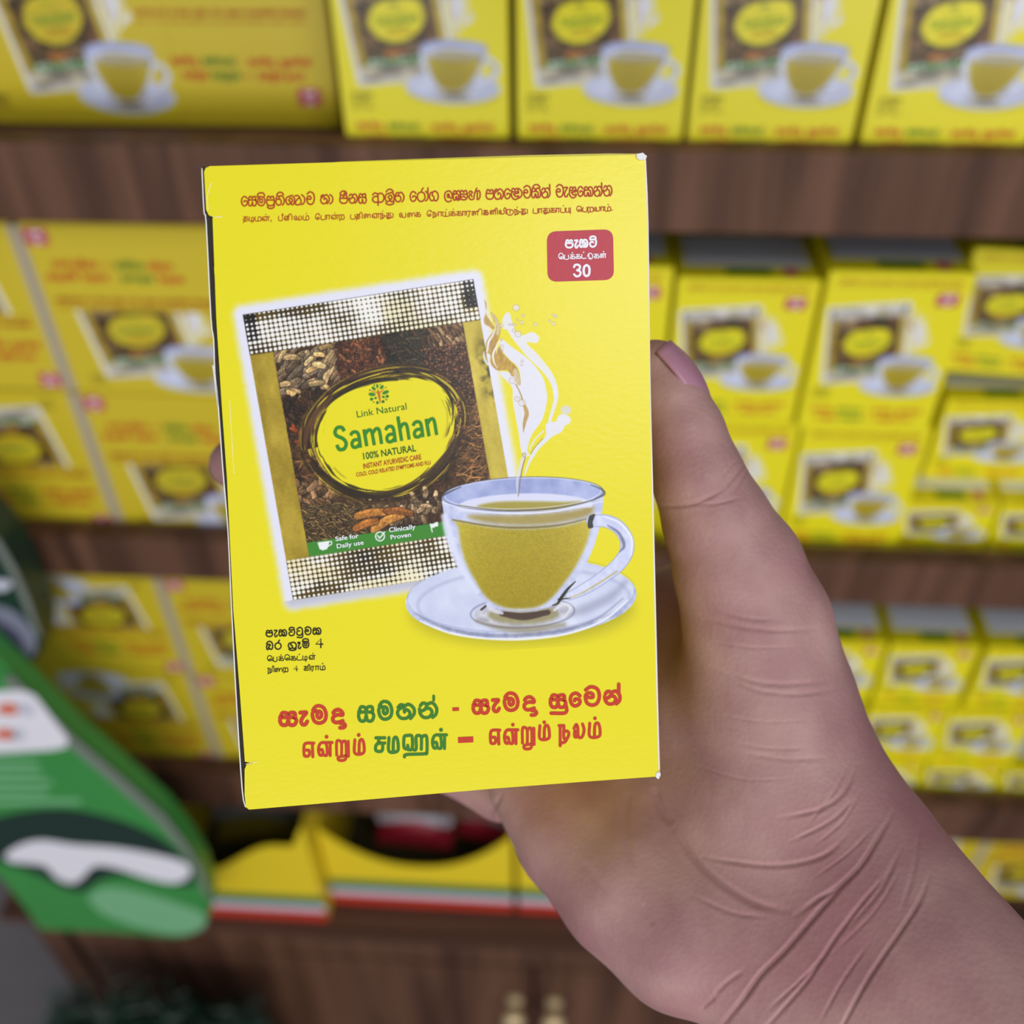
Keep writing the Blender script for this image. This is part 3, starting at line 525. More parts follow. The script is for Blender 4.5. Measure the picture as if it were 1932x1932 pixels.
def ink_slogan(colour):
    K = Ink()
    if colour == 'red':
        o, s = (520, 1310), .08282
        K.glyph('sa', 100, 415, 475, 700, 44, o, s); K.glyph('ae', 560, 400, 730, 690, 44, o, s); K.glyph('ma', 825, 250, 1165, 665, 42, o, s); K.glyph('da', 1290, 350, 1535, 640, 44, o, s)
        o, s = (880, 1280), .15528
        for g, *b in (('sa', 82, 265, 268, 420), ('ae', 318, 255, 402, 400), ('ma', 455, 172, 632, 392), ('da', 695, 225, 825, 380), ('sa', 1020, 200, 1205, 350), ('u', 1020, 200, 1215, 375), ('e', 1262, 180, 1385, 335), ('va', 1440, 102, 1615, 325), ('na', 1680, 155, 1862, 308)): K.glyph(g, *b, 22, o, s)
        K.raw([(1850, 70), (1850, 190)], 22, o, s)
        K.stroke([(853.5, 1338.2), (866, 1337.5)], 3.4, 0, False); K.stroke([(864, 1396.3), (893, 1394.8)], 5.6, 0, False)
        o, s = (560, 1370), .15528
        K.glyph('EE', 80, 195, 208, 372, 18, o, s); K.glyph('n', 258, 182, 430, 358, 18, o, s); K.dot(362, 130, 23, o, s); K.glyph('Ru', 485, 172, 645, 352, 17, o, s); K.glyph('m', 705, 150, 818, 328, 18, o, s); K.dot(752, 108, 23, o, s)
        o, s = (820, 1250), .22774
        K.glyph('EE', 458, 552, 540, 675, 12.5, o, s); K.glyph('n', 575, 545, 690, 672, 12.5, o, s); K.dot(648, 515, 15, o, s); K.glyph('Ru', 728, 535, 835, 668, 12, o, s); K.glyph('m', 872, 512, 950, 630, 12.5, o, s); K.dot(908, 495, 15, o, s)
        K.glyph('N', 1030, 510, 1112, 638, 12.5, o, s); K.glyph('l', 1152, 498, 1238, 620, 12.5, o, s); K.glyph('m', 1285, 492, 1370, 612, 12.5, o, s); K.dot(1328, 462, 15, o, s)
    else:
        o, s = (670, 1290), .08799
        for g, *b in (('sa', 75, 490, 400, 800), ('ma', 495, 368, 800, 770), ('ha', 910, 440, 1268, 745), ('na', 1380, 410, 1745, 720)): K.glyph(g, *b, 35, o, s)
        K.raw([(1685, 265), (1685, 350)], 30, o, s)
        o, s = (560, 1370), .15528
        K.glyph('ch', 955, 128, 1070, 312, 19, o, s); K.glyph('m', 1120, 122, 1232, 305, 19, o, s); K.glyph('H', 1290, 105, 1580, 290, 19, o, s); K.glyph('n', 1643, 88, 1820, 272, 18, o, s); K.dot(1752, 45, 24, o, s)
    return K

def ink_weight():
    K = Ink(); o, s = (495, 1175), .06729
    for g, *b in (('pa', 108, 212, 285, 385), ('ae', 335, 205, 425, 388), ('ka', 465, 195, 680, 370), ('ttah', 745, 195, 905, 355), ('ttu', 960, 145, 1130, 350), ('va', 1192, 115, 1365, 332), ('ka', 1420, 145, 1640, 322),
                  ('ba', 112, 525, 290, 745), ('ra', 355, 555, 532, 738), ('ga', 728, 545, 950, 720), ('rak', 728, 545, 950, 720), ('aae', 1000, 540, 1082, 722), ('mah', 1130, 515, 1305, 698)): K.glyph(g, *b, 19, o, s)
    K.raw([(1640, 690), (1640, 445), (1500, 600), (1690, 600)], 21, o, s, 0)
    for g, *b in (('E', 135, 950, 285, 1072), ('p', 315, 950, 420, 1072), ('k', 460, 945, 598, 1062), ('E', 622, 925, 775, 1050), ('k', 800, 935, 945, 1052), ('tt', 975, 925, 1110, 1042), ('di', 1140, 918, 1262, 1035), ('n', 1305, 905, 1480, 1025),
                  ('N', 150, 1265, 280, 1385), ('I', 295, 1255, 330, 1380), ('ai', 350, 1262, 560, 1372), ('R', 590, 1255, 718, 1362), ('k', 1165, 1215, 1290, 1335), ('I', 1300, 1215, 1335, 1335), ('r', 1372, 1215, 1450, 1325), ('A', 1485, 1205, 1590, 1320), ('m', 1628, 1200, 1760, 1312)): K.glyph(g, *b, 12, o, s)
    for x, y in ((522, 905), (1035, 885), (1420, 860), (1690, 1145)): K.dot(x, y, 17, o, s)
    K.raw([(962, 1352), (962, 1205), (885, 1300), (990, 1300)], 12, o, s, 0)
    return K

def ink_badge_letters():
    K = Ink(); o, s = (1020, 430), .08282
    for g, *b in (('pa', 570, 280, 730, 450), ('ae', 778, 278, 850, 452), ('ka', 888, 268, 1065, 436), ('ttah', 1118, 262, 1262, 425)): K.glyph(g, *b, 22, o, s)
    for g, *b in (('E', 405, 605, 520, 712), ('p', 545, 612, 640, 708), ('k', 672, 605, 780, 705), ('k', 800, 600, 910, 700), ('tt', 935, 600, 1035, 692), ('du', 1060, 592, 1185, 690), ('k', 1215, 592, 1330, 688), ('ll', 1350, 580, 1480, 680)): K.glyph(g, *b, 10.5, o, s)
    for x, y in ((718, 570), (975, 558), (1430, 542)): K.dot(x, y, 16, o, s)
    K.raw([(758, 895), (785, 848), (845, 842), (895, 880), (875, 945), (825, 965), (885, 985), (908, 1040), (870, 1095), (805, 1102), (760, 1060)], 25, o, s)
    K.raw([(1045, 848), (995, 885), (978, 975), (995, 1065), (1045, 1098), (1095, 1065), (1112, 975), (1095, 885), (1045, 848)], 27, o, s)
    return K

def ink_badge():
    K = Ink(); P = []
    q = [(1031.5, 437), (1156.5, 432.5), (1158.5, 528), (1033, 532)]
    for i in range(4):
        p = np.array(q[i]); a = np.array(q[i - 1]) - p; b = np.array(q[(i + 1) % 4]) - p
        a = a / np.linalg.norm(a) * 19; b = b / np.linalg.norm(b) * 19
        for k in range(9):
            t = k / 8; P.append(tuple(p + a * (1 - t) ** 2 + b * t ** 2))
    K.poly(P); return K

def ink_brand():
    K = Ink(); o, s = (610, 700), .12422
    for pts, r in (([(318, 915), (285, 862), (215, 862), (178, 925), (205, 985), (300, 1030), (348, 1100), (320, 1180), (245, 1192), (205, 1125)], 26),
                   ([(415, 978), (445, 935), (505, 930), (540, 985), (566, 1165)], 24), ([(545, 1045), (470, 1050), (436, 1100), (455, 1155), (510, 1155), (555, 1105)], 24),
                   ([(618, 890), (660, 1142)], 25), ([(640, 960), (685, 900), (735, 925), (775, 1128)], 24), ([(748, 950), (800, 880), (850, 905), (886, 1108)], 24),
                   ([(945, 898), (980, 850), (1040, 846), (1070, 900), (1096, 1080)], 24), ([(1076, 960), (1000, 968), (966, 1018), (985, 1072), (1040, 1070), (1085, 1022)], 24),
                   ([(1132, 692), (1190, 1062)], 25), ([(1165, 880), (1205, 812), (1265, 822), (1304, 1042)], 24),
                   ([(1362, 832), (1395, 782), (1456, 775), (1488, 830), (1514, 1005)], 24), ([(1494, 885), (1418, 895), (1384, 945), (1402, 1000), (1458, 996), (1503, 950)], 24),
                   ([(1562, 730), (1606, 992)], 25), ([(1585, 800), (1625, 738), (1680, 748), (1722, 972)], 24)):
        K.stroke([(o[0] + s * x, o[1] + s * y) for x, y in pts], r * s, 5, False)
    return K
# ---------------------------------------------------------------- the hand that holds the carton
def U(x, y, d): return np.array([(x - CC) / F * d, -(y - CC) / F * d, -d])     # camera frame
def surface_nets(Fv, org, h):
    S = Fv < 0; nx, ny, nz = Fv.shape
    acc = np.zeros((nx - 1, ny - 1, nz - 1, 3), np.float32); cnt = np.zeros((nx - 1, ny - 1, nz - 1), np.float32)
    sl = lambda o, n: slice(o, n - 1 + o)
    for ax in range(3):
        o2 = [k for k in range(3) if k != ax]
        for a in (0, 1):
            for b in (0, 1):
                s0 = [0, 0, 0]; s0[o2[0]] = a; s0[o2[1]] = b; s1 = list(s0); s1[ax] = 1
                A = Fv[sl(s0[0], nx), sl(s0[1], ny), sl(s0[2], nz)]; B = Fv[sl(s1[0], nx), sl(s1[1], ny), sl(s1[2], nz)]
                m = (A < 0) != (B < 0); t = np.where(m, A / np.where(m, A - B, 1), 0)
                for k in range(3):
                    acc[..., k] += np.where(m, t if k == ax else s0[k], 0)
                cnt += m
    act = cnt > 0; idx = -np.ones(act.shape, np.int64); idx[act] = np.arange(act.sum())
    ijk = np.argwhere(act); V = org + (ijk + acc[act] / cnt[act][:, None]) * h
    faces = []
    for ax in range(3):
        a, b = [(1, 2), (2, 0), (0, 1)][ax]
        s0 = [slice(None)] * 3; s1 = [slice(None)] * 3; s0[ax] = slice(0, -1); s1[ax] = slice(1, None)
        A = S[tuple(s0)]; B = S[tuple(s1)]; ch = np.argwhere(A != B)
        ok = (ch[:, a] > 0) & (ch[:, b] > 0) & (ch[:, a] < Fv.shape[a] - 1) & (ch[:, b] < Fv.shape[b] - 1); ch = ch[ok]
        q = []
        for da, db in ((-1, -1), (0, -1), (0, 0), (-1, 0)):
            c = ch.copy(); c[:, a] += da; c[:, b] += db; q.append(idx[c[:, 0], c[:, 1], c[:, 2]])
        q = np.stack(q, 1); flip = ~A[ch[:, 0], ch[:, 1], ch[:, 2]]; q[flip] = q[flip][:, ::-1]; faces.append(q)
    return V, np.vstack(faces)
def smin(a, b, k):
    hh = np.clip(.5 + .5 * (b - a) / k, 0, 1); return b * (1 - hh) + a * hh - k * hh * (1 - hh)

CH = []                                                # chains of (x, y, radius, distance), blend
CH.append(([(1236, 697, 58, .2400), (1262, 752, 70, .2395), (1290, 818, 77, .239), (1318, 905, 87, .239), (1352, 985, 101, .2405), (1392, 1072, 122, .243), (1428, 1180, 139, .246), (1450, 1330, 163, .249), (1484, 1478, 186, .248), (1602, 1612, 166, .238), (1768, 1822, 172, .219), (2010, 2110, 196, .200)], .0075))
CH.append(([(1012, 1478, 92, .272), (1082, 1580, 108, .262), (1184, 1672, 134, .252), (1292, 1752, 150, .246), (1395, 1775, 158, .243), (1606, 1925, 160, .228), (1850, 2180, 190, .21)], .009))
CH.append(([(1150, 1230, 130, .30), (1210, 1400, 150, .284), (1300, 1520, 165, .268), (1440, 1640, 170, .252), (1600, 1760, 185, .238), (1800, 1960, 195, .22)], .012))
CH.append(([(1300, 1180, 120, .285), (1340, 1320, 140, .272)], .012))
CH.append(([(1110, 960, 72, .30), (900, 905, 66, .305), (680, 880, 56, .302), (560, 872, 50, .292), (441, 875, 47, .278)], .004))
CH.append(([(1080, 1120, 76, .30), (840, 1080, 68, .312), (640, 1070, 58, .306), (520, 1075, 48, .29)], .004))
CH.append(([(1050, 1270, 74, .298), (820, 1260, 64, .308), (640, 1250, 56, .302), (540, 1250, 46, .288)], .004))
CH.append(([(1020, 1420, 70, .29), (945, 1490, 58, .287), (850, 1440, 54, .294), (700, 1400, 48, .292), (600, 1390, 42, .284)], .004))
def capsule_chain(P, ch):
    d = np.full(P.shape[:-1], 1e3, np.float32)
    pts = [(U(x, y, z).astype(np.float32), r * z / F) for x, y, r, z in ch]
    for (a, ra), (b, rb) in zip(pts[:-1], pts[1:]):
        ab = b - a; L = float(ab @ ab)
        t = np.clip(((P - a) @ ab) / L, 0, 1); q = P - a - t[..., None] * ab
        d = np.minimum(d, np.sqrt((q * q).sum(-1)) - (ra + (rb - ra) * t)) if False else smin(d, np.sqrt((q * q).sum(-1)) - (ra + (rb - ra) * t), .0015)
    return d
def hand_field(P, bc, ex, n_, ey, bw, bh, bd):
    d = None
    for ch, k in CH:
        e = capsule_chain(P, ch)
        d = e if d is None else smin(d, e, k)
    q = P - bc; lx = q @ ex; ly = q @ n_; lz = q @ ey
    bx = np.maximum(np.maximum(np.abs(lx) - bw / 2, np.abs(lz) - bh / 2), np.maximum(-ly, ly - bd))
    return np.maximum(d, -(bx - .0010))
CREASE = [  # polylines in frame units, depth mm, width mm
 ([(1685, 1533), (1656, 1583), (1623, 1634), (1580, 1674), (1540, 1699), (1500, 1728)], .75, .8),
 ([(1616, 1645), (1569, 1692), (1522, 1746), (1478, 1797), (1435, 1840), (1395, 1895), (1300, 2010)], .9, .9),
 ([(1681, 1641), (1630, 1699), (1580, 1764), (1544, 1819), (1507, 1870), (1380, 2010)], .6, .7),
 ([(1754, 1652), (1732, 1706), (1699, 1757), (1659, 1815), (1623, 1873), (1540, 2030)], .7, .7),
 ([(1265, 1547), (1294, 1598), (1330, 1641), (1377, 1678), (1428, 1706), (1486, 1719)], .8, 1.2),
 ([(1326, 1616), (1384, 1627), (1449, 1634), (1507, 1629), (1558, 1612), (1594, 1580)], .55, .8),
 ([(1467, 1543), (1522, 1534), (1558, 1522), (1594, 1493), (1616, 1442)], .45, .7),
 ([(1486, 1590), (1540, 1565), (1580, 1540), (1609, 1507)], .4, .6),
 ([(1232, 1480), (1245, 1520), (1270, 1560)], .7, 1.6),
 ([(1351, 1880), (1322, 1905)], .5, .7), ([(1405, 1830), (1370, 1855), (1345, 1880)], .35, .8),
 ([(1234, 957), (1297, 953), (1332, 941), (1367, 922)], .5, .7), ([(1300, 952), (1350, 950), (1400, 938)], .3, .6),
 ([(1406, 871), (1390, 895), (1363, 926)], .35, .6), ([(1388, 868), (1375, 885), (1362, 900)], .25, .5), ([(1412, 884), (1400, 905), (1385, 930)], .25, .5),
 ([(1320, 1163), (1398, 1183), (1472, 1190), (1540, 1186)], .35, .9), ([(1343, 1257), (1414, 1284), (1476, 1291), (1560, 1285)], .35, .9), ([(1310, 1136), (1400, 1165), (1480, 1170)], .25, .7),
 ([(1350, 1262), (1420, 1300), (1500, 1310), (1580, 1300)], .3, .8), ([(1400, 1420), (1480, 1432), (1560, 1430)], .2, .8), ([(1380, 1400), (1450, 1412), (1530, 1412)], .15, .6),
 ([(945, 1500), (928, 1535), (930, 1570)], .8, 1.0), ([(1185, 1480), (1180, 1560), (1195, 1640)], .35, 1.6), ([(1090, 1620), (1150, 1690)], .25, 1.4), ([(1210, 1700), (1235, 1750)], .3, 1.0), ([(1310, 1690), (1380, 1722), (1440, 1730)], .3, .8),
 ([(1560, 1800), (1500, 1860), (1450, 1905)], .35, .6), ([(1600, 1440), (1570, 1500), (1520, 1560)], .2, .5), ([(1625, 1490), (1590, 1550), (1530, 1600)], .2, .5), ([(1650, 1560), (1600, 1610), (1530, 1660)], .22, .5), ([(1700, 1640), (1650, 1720), (1570, 1800)], .2, .5), ([(1340, 1210), (1420, 1222), (1520, 1220)], .2, .5), ([(1360, 1350), (1440, 1362), (1540, 1358)], .14, .5), ([(1300, 1440), (1400, 1470), (1500, 1468)], .14, .5), ([(1700, 1600), (1660, 1680), (1590, 1760)], .35, .7), ([(1735, 1560), (1725, 1640), (1700, 1720)], .25, .7), ([(1640, 1780), (1590, 1850), (1545, 1932)], .3, .6)]
def make_hand(bc, ex, n_, ey, bw, bh, bd):
    h = .0013
    lo = np.array([-.082, -.145, -.332]); hi = np.array([.118, .045, -.168])
    N = ((hi - lo) / h).astype(int) + 1
    ax = [lo[k] + h * np.arange(N[k]) for k in range(3)]
    Fv = np.empty(tuple(N), np.float32); Y_, Z_ = np.meshgrid(ax[1], ax[2], indexing='ij')
    for i0 in range(0, N[0], 24):
        xs = ax[0][i0:i0 + 24]
        P = np.empty((len(xs), N[1], N[2], 3), np.float32); P[..., 0] = xs[:, None, None]; P[..., 1] = Y_; P[..., 2] = Z_
        Fv[i0:i0 + 24] = hand_field(P, bc.astype(np.float32), ex.astype(np.float32), n_.astype(np.float32), ey.astype(np.float32), bw, bh, bd)
    # close the forearm where it leaves the modelled length
    V, Q = surface_nets(Fv, lo, h)
    me = bpy.data.meshes.new('hand'); me.from_pydata(V.tolist(), [], Q.tolist()); me.update()
    bm = bmesh.new(); bm.from_mesh(me)
    for _ in range(3): bmesh.ops.smooth_vert(bm, verts=bm.verts, factor=.5, use_axis_x=True, use_axis_y=True, use_axis_z=True)
    bmesh.ops.subdivide_edges(bm, edges=bm.edges, cuts=1, use_grid_fill=True, smooth=.0)
    for _ in range(2): bmesh.ops.smooth_vert(bm, verts=bm.verts, factor=.5, use_axis_x=True, use_axis_y=True, use_axis_z=True)
    bm.verts.ensure_lookup_table(); VC = np.array([v.co[:] for v in bm.verts]); VP = np.column_stack([CC + F * VC[:, 0] / -VC[:, 2], CC - F * VC[:, 1] / -VC[:, 2]]); near = np.zeros(len(VC), bool)
    for pts, dep, wid in CREASE:                       # finer mesh along the folds
        for a in spline(pts, 5): near |= ((VP - a) ** 2).sum(1) < (wid * 2.2 * 8 + 8) ** 2
    bmesh.ops.subdivide_edges(bm, edges=[e for e in bm.edges if near[e.verts[0].index] and near[e.verts[1].index]], cuts=1, use_grid_fill=True)
    bm.normal_update(); bm.to_mesh(me); bm.free()
    n = len(me.vertices); co = np.empty(n * 3, np.float32); me.vertices.foreach_get('co', co); co = co.reshape(-1, 3)
    no = np.empty(n * 3, np.float32); me.vertices.foreach_get('normal', no); no = no.reshape(-1, 3)
    px = CC + F * co[:, 0] / -co[:, 2]; py = CC - F * co[:, 1] / -co[:, 2]; mm = -co[:, 2] / F * 1000
    facing = (no * -co).sum(1) / np.linalg.norm(co, axis=1)
    disp = np.zeros(n, np.float32)
    for pts, dep, wid in CREASE:
        P = spline(pts, 6); d = np.full(n, 1e9); tt = np.zeros(n)
        for i, (a, b) in enumerate(zip(P[:-1], P[1:])):
            ab = b - a; t = np.clip(((px - a[0]) * ab[0] + (py - a[1]) * ab[1]) / (ab @ ab), 0, 1)
            q = np.hypot(px - a[0] - t * ab[0], py - a[1] - t * ab[1]); m = q < d; d = np.where(m, q, d); tt = np.where(m, (i + t) / (len(P) - 1), tt)
        wid = wid * .62; dm = d * mm; fade = np.clip(np.sin(np.pi * np.clip(tt, 0.04, .96)) * 1.6, 0, 1)
        g = np.exp(-(dm / wid) ** 2) - .08 * np.exp(-((dm - 2.0 * wid) / wid) ** 2)
        disp -= g * dep * .9 * fade * np.clip(facing * 2, 0, 1) * .001
    co = co + no * disp[:, None]
    q = co - bc; lx = q @ ex; ly = q @ n_; lz = q @ ey; g = .0009        # flesh stays outside the board
    ox = np.abs(lx) - bw / 2 - g; oz = np.abs(lz) - bh / 2 - g; of = -ly - g; ob = ly - bd - g
    O = np.stack([ox, oz, of, ob], 1); ins = (O < 0).all(1); w = O.argmax(1)
    for k, vec in ((0, np.sign(lx)[:, None] * ex), (1, np.sign(lz)[:, None] * ey), (2, np.tile(-n_, (n, 1))), (3, np.tile(n_, (n, 1)))):
        m = ins & (w == k); co[m] -= (O[m, k][:, None] * vec[m]).astype(np.float32)
    me.vertices.foreach_set('co', co.ravel())
    me.polygons.foreach_set('use_smooth', [True] * len(me.polygons)); me.update()
    return me, co, no
def skin_mat():
    m = bpy.data.materials.new('skin'); m.use_nodes = True; nt = m.node_tree; b = nt.nodes['Principled BSDF']; L = nt.links.new
    tc = nt.nodes.new('ShaderNodeTexCoord')
    def noise(s, d=3):
        n = nt.nodes.new('ShaderNodeTexNoise'); n.inputs['Scale'].default_value = s; n.inputs['Detail'].default_value = d; L(tc.outputs['Object'], n.inputs['Vector']); return n
    r = nt.nodes.new('ShaderNodeValToRGB'); r.color_ramp.elements[0].position = .34; r.color_ramp.elements[1].position = .68
    r.color_ramp.elements[0].color = (*lin((158, 115, 116)), 1); r.color_ramp.elements[1].color = (*lin((180, 142, 137)), 1)
    L(noise(55, 4).outputs['Fac'], r.inputs[0])
    r2 = nt.nodes.new('ShaderNodeValToRGB'); r2.color_ramp.elements[0].position = .5; r2.color_ramp.elements[1].position = .72
    r2.color_ramp.elements[0].color = (0, 0, 0, 1); r2.color_ramp.elements[1].color = (.55, .55, .55, 1); L(noise(24, 3).outputs['Fac'], r2.inputs[0])
    mx = nt.nodes.new('ShaderNodeMix'); mx.data_type = 'RGBA'; L(r2.outputs[0], mx.inputs[0]); L(r.outputs[0], mx.inputs[6]); mx.inputs[7].default_value = (*lin((160, 106, 112)), 1)
    L(mx.outputs[2], b.inputs['Base Color'])
    b.inputs['Roughness'].default_value = .5; b.inputs['Specular IOR Level'].default_value = .38
    b.inputs['Subsurface Weight'].default_value = .15; b.inputs['Subsurface Radius'].default_value = (1, .4, .25); b.inputs['Subsurface Scale'].default_value = .0012
    v = nt.nodes.new('ShaderNodeTexVoronoi'); v.inputs['Scale'].default_value = 900; L(tc.outputs['Object'], v.inputs['Vector'])
    ad = nt.nodes.new('ShaderNodeMath'); ad.operation = 'ADD'; L(v.outputs['Distance'], ad.inputs[0]); L(noise(320, 4).outputs['Fac'], ad.inputs[1])
    bp = nt.nodes.new('ShaderNodeBump'); bp.inputs['Strength'].default_value = .17; bp.inputs['Distance'].default_value = .0004; L(ad.outputs[0], bp.inputs['Height']); L(bp.outputs['Normal'], b.inputs['Normal'])
    return m
# ---------------------------------------------------------------- materials
M_yel = mat('yellow_board', YELLOW, .31, .45); paper_bump(M_yel.node_tree, M_yel.node_tree.nodes['Principled BSDF'])
M_print = print_mat('printed_picture', .31)
M_red = mat('red_ink', (196, 58, 30), .45, .3); M_hred = mat('dark_red_ink', (176, 62, 22), .45, .3); M_green = mat('green_ink', (58, 122, 34), .45, .3); M_lgreen = mat('leaf_green_ink', (54, 134, 40), .45, .3)
M_dgreen = mat('deep_green_ink', (36, 100, 30), .45, .3); M_black = mat('black_ink', (36, 30, 6), .45, .3); M_badge = mat('badge_red', (186, 66, 78), .42, .3, .15, 900); M_white = mat('white_ink', (240, 240, 250), .45, .3)
M_brick = mat('brick_ink', (178, 76, 26), .45, .3)
M_board = mat('shaded_grey_board', (54, 50, 44), .85, .2, .4, 500); M_edge = mat('cut_board_edge', (232, 230, 232), .8, .2)  # flap board darkened: its colour holds the shade of the recess
M_label = mat('pale_label', (236, 239, 248), .5); M_pink = mat('pink_ink', (206, 74, 110), .45)
M_wood = wood('walnut_laminate', (70, 45, 34), (112, 78, 60)); M_woodx = wood('walnut_laminate_flat', (64, 42, 33), (98, 68, 54), 'X')
M_dark = mat('dark_wood_back', (46, 34, 30), .7); M_brass = mat('brass', (232, 206, 158), .3, .5, metal=.35)
M_floor = mat('grey_floor', (112, 108, 112), .6, .4, 0, 400, var=.12, vscale=30)

# ---------------------------------------------------------------- the setting
box('floor', (-2.4, 2.4, -1.2, 2.4, -.02, 0), M_floor)['kind'] = 'structure'
box('wall_back', (-2.4, 2.4, 1.0, 1.05, 0, 2.7), mat('painted_wall', (188, 184, 178), .8))['kind'] = 'structure'

# ---------------------------------------------------------------- shelving: one piece of furniture
YL = .545                                             # front of the shelf lips
XL, XR = at(75, 1765, .545).x, 1.05
unit = empty('display_shelf', (0, .55, 0), 'dark walnut shelving unit with deep shelf fronts and brass knobbed cabinet doors below', 'shelf')
unit_loc = Vector((0, .55, 0))
def ubox(name, b, m, parent=unit, bev=.0012):
    x0, x1, y0, y1, z0, z1 = b; return box(name, (x0, x1, y0 - .55, y1 - .55, z0, z1), m, parent, bev)
ZA = at(1400, 287, YL).z; ZA2 = at(1400, 442, YL).z
ZB = at(1000, 1042, YL).z; ZB2 = at(1700, 1143, YL).z
ZC = at(1000, 1488, YL).z; ZC2 = at(1850, 1586, YL).z - .004
ZD = at(800, 1722, YL).z
for zt, zb in ((ZA, ZA2), (ZB, ZB2), (ZC, ZC2)):
    ubox('shelf_front', (XL, XR, YL, YL + .018, zb, zt), M_wood)
    ubox('shelf_board', (XL, XR, YL + .018, .93, zt - .032, zt - .012), M_woodx)
ubox('shelf_board', (XL, XR, YL - .03, .93, ZD - .014, ZD), M_woodx)
ZG = at(800, 1811, YL).z
ubox('drawer_front', (at(140, 1762, YL).x, XR, YL - .002, YL + .016, ZG + .004, ZD - .0145), M_wood)
xk = (at(970, 1910, YL).x + at(1045, 1915, YL).x) / 2
XW = .49
door_l = ubox('cabinet_door', (at(140, 1762, YL).x, xk - .0025, YL - .002, YL + .016, .09, ZG - .004), M_wood)
door_r = ubox('cabinet_door', (xk + .0025, xk + XW, YL - .002, YL + .016, .09, ZG - .003), M_wood)
def lathe(prof, c, axis, n=28):
    v, f = [], []
    for i, (r, h) in enumerate(prof):
        for k in range(n):
            a = 2 * math.pi * k / n; p = (r * math.cos(a), -h, r * math.sin(a)) if axis == 'y' else (r * math.cos(a), r * math.sin(a), h)
            v.append((c[0] + p[0], c[1] + p[1], c[2] + p[2]))
    for i in range(len(prof) - 1):
        for k in range(n): f.append((i * n + k, i * n + (k + 1) % n, (i + 1) * n + (k + 1) % n, (i + 1) * n + k))
    return v, f
for d_, (x, y) in ((door_l, (970, 1908)), (door_r, (1045, 1913))):
    p = at(x, y, YL - .02); v, f = lathe([(.0, 0), (.010, 0), (.0105, .004), (.008, .009), (.0065, .013), (.009, .018), (.0125, .023), (.0135, .028), (.011, .0335), (.005, .0355), (0, .0355)], (p.x, YL - .552, p.z - .004), 'y')
    mesh('knob', v, f, M_brass, d_, True)['label'] = 'turned brass knob'
ubox('side_panel', (XL, at(127, 1762, YL).x, YL - .001, .95, 0, 2.35), M_wood)
ubox('side_panel', (XR, XR + .02, YL - .001, .95, 0, 2.35), M_wood)
ubox('back_panel', (XL + .02, XR, .93, .95, 0, 2.35), M_dark)
ubox('plinth', (XL + .02, XR, YL + .03, YL + .05, 0, .09), M_dark)
ubox('cabinet_floor', (XL + .02, XR, YL + .02, .93, .07, .09), M_dark)

# ---------------------------------------------------------------- the carton in the hand: frame
def camr(x, y): return np.array([(x - CC) / F, -(y - CC) / F, -1.0])
BW = .088
_P = [np.array(p) for p in ((-0.06001448, 0.06897973, -0.20377499), (0.02749741, 0.07383768, -0.2116534), (0.03192481, -0.05751076, -0.2226669), (-0.05558708, -0.0623687, -0.21478848))]
ex = _P[1] - _P[0] + _P[2] - _P[3]; ex /= np.linalg.norm(ex)
ey = _P[3] - _P[0] + _P[2] - _P[1]; ey -= ex * (ey @ ex); ey /= np.linalg.norm(ey)
n_in = np.cross(ex, ey); bc = sum(_P) / 4; BH = BW * 1.4987; BD = .056
def loc(x, y, d=0.0):                                 # print units -> carton coordinates (x right, z up) on its front
    r = camr(x, y); t = ((bc + n_in * d) @ n_in) / (r @ n_in); q = r * t - bc; return (q @ ex, -(q @ ey))
def locs(P): return [loc(*p) for p in P]
R3 = np.column_stack([ex, n_in, -ey])                  # carton axes in camera frame
RWm = Matrix(RW.tolist())
hero = empty('tea_carton', (0, 0, 0), 'large sharp yellow tea carton held up in the hand', 'carton')
hero.matrix_world = camo.matrix_world @ (Matrix.Translation(Vector(bc)) @ Matrix(R3.tolist()).to_4x4())

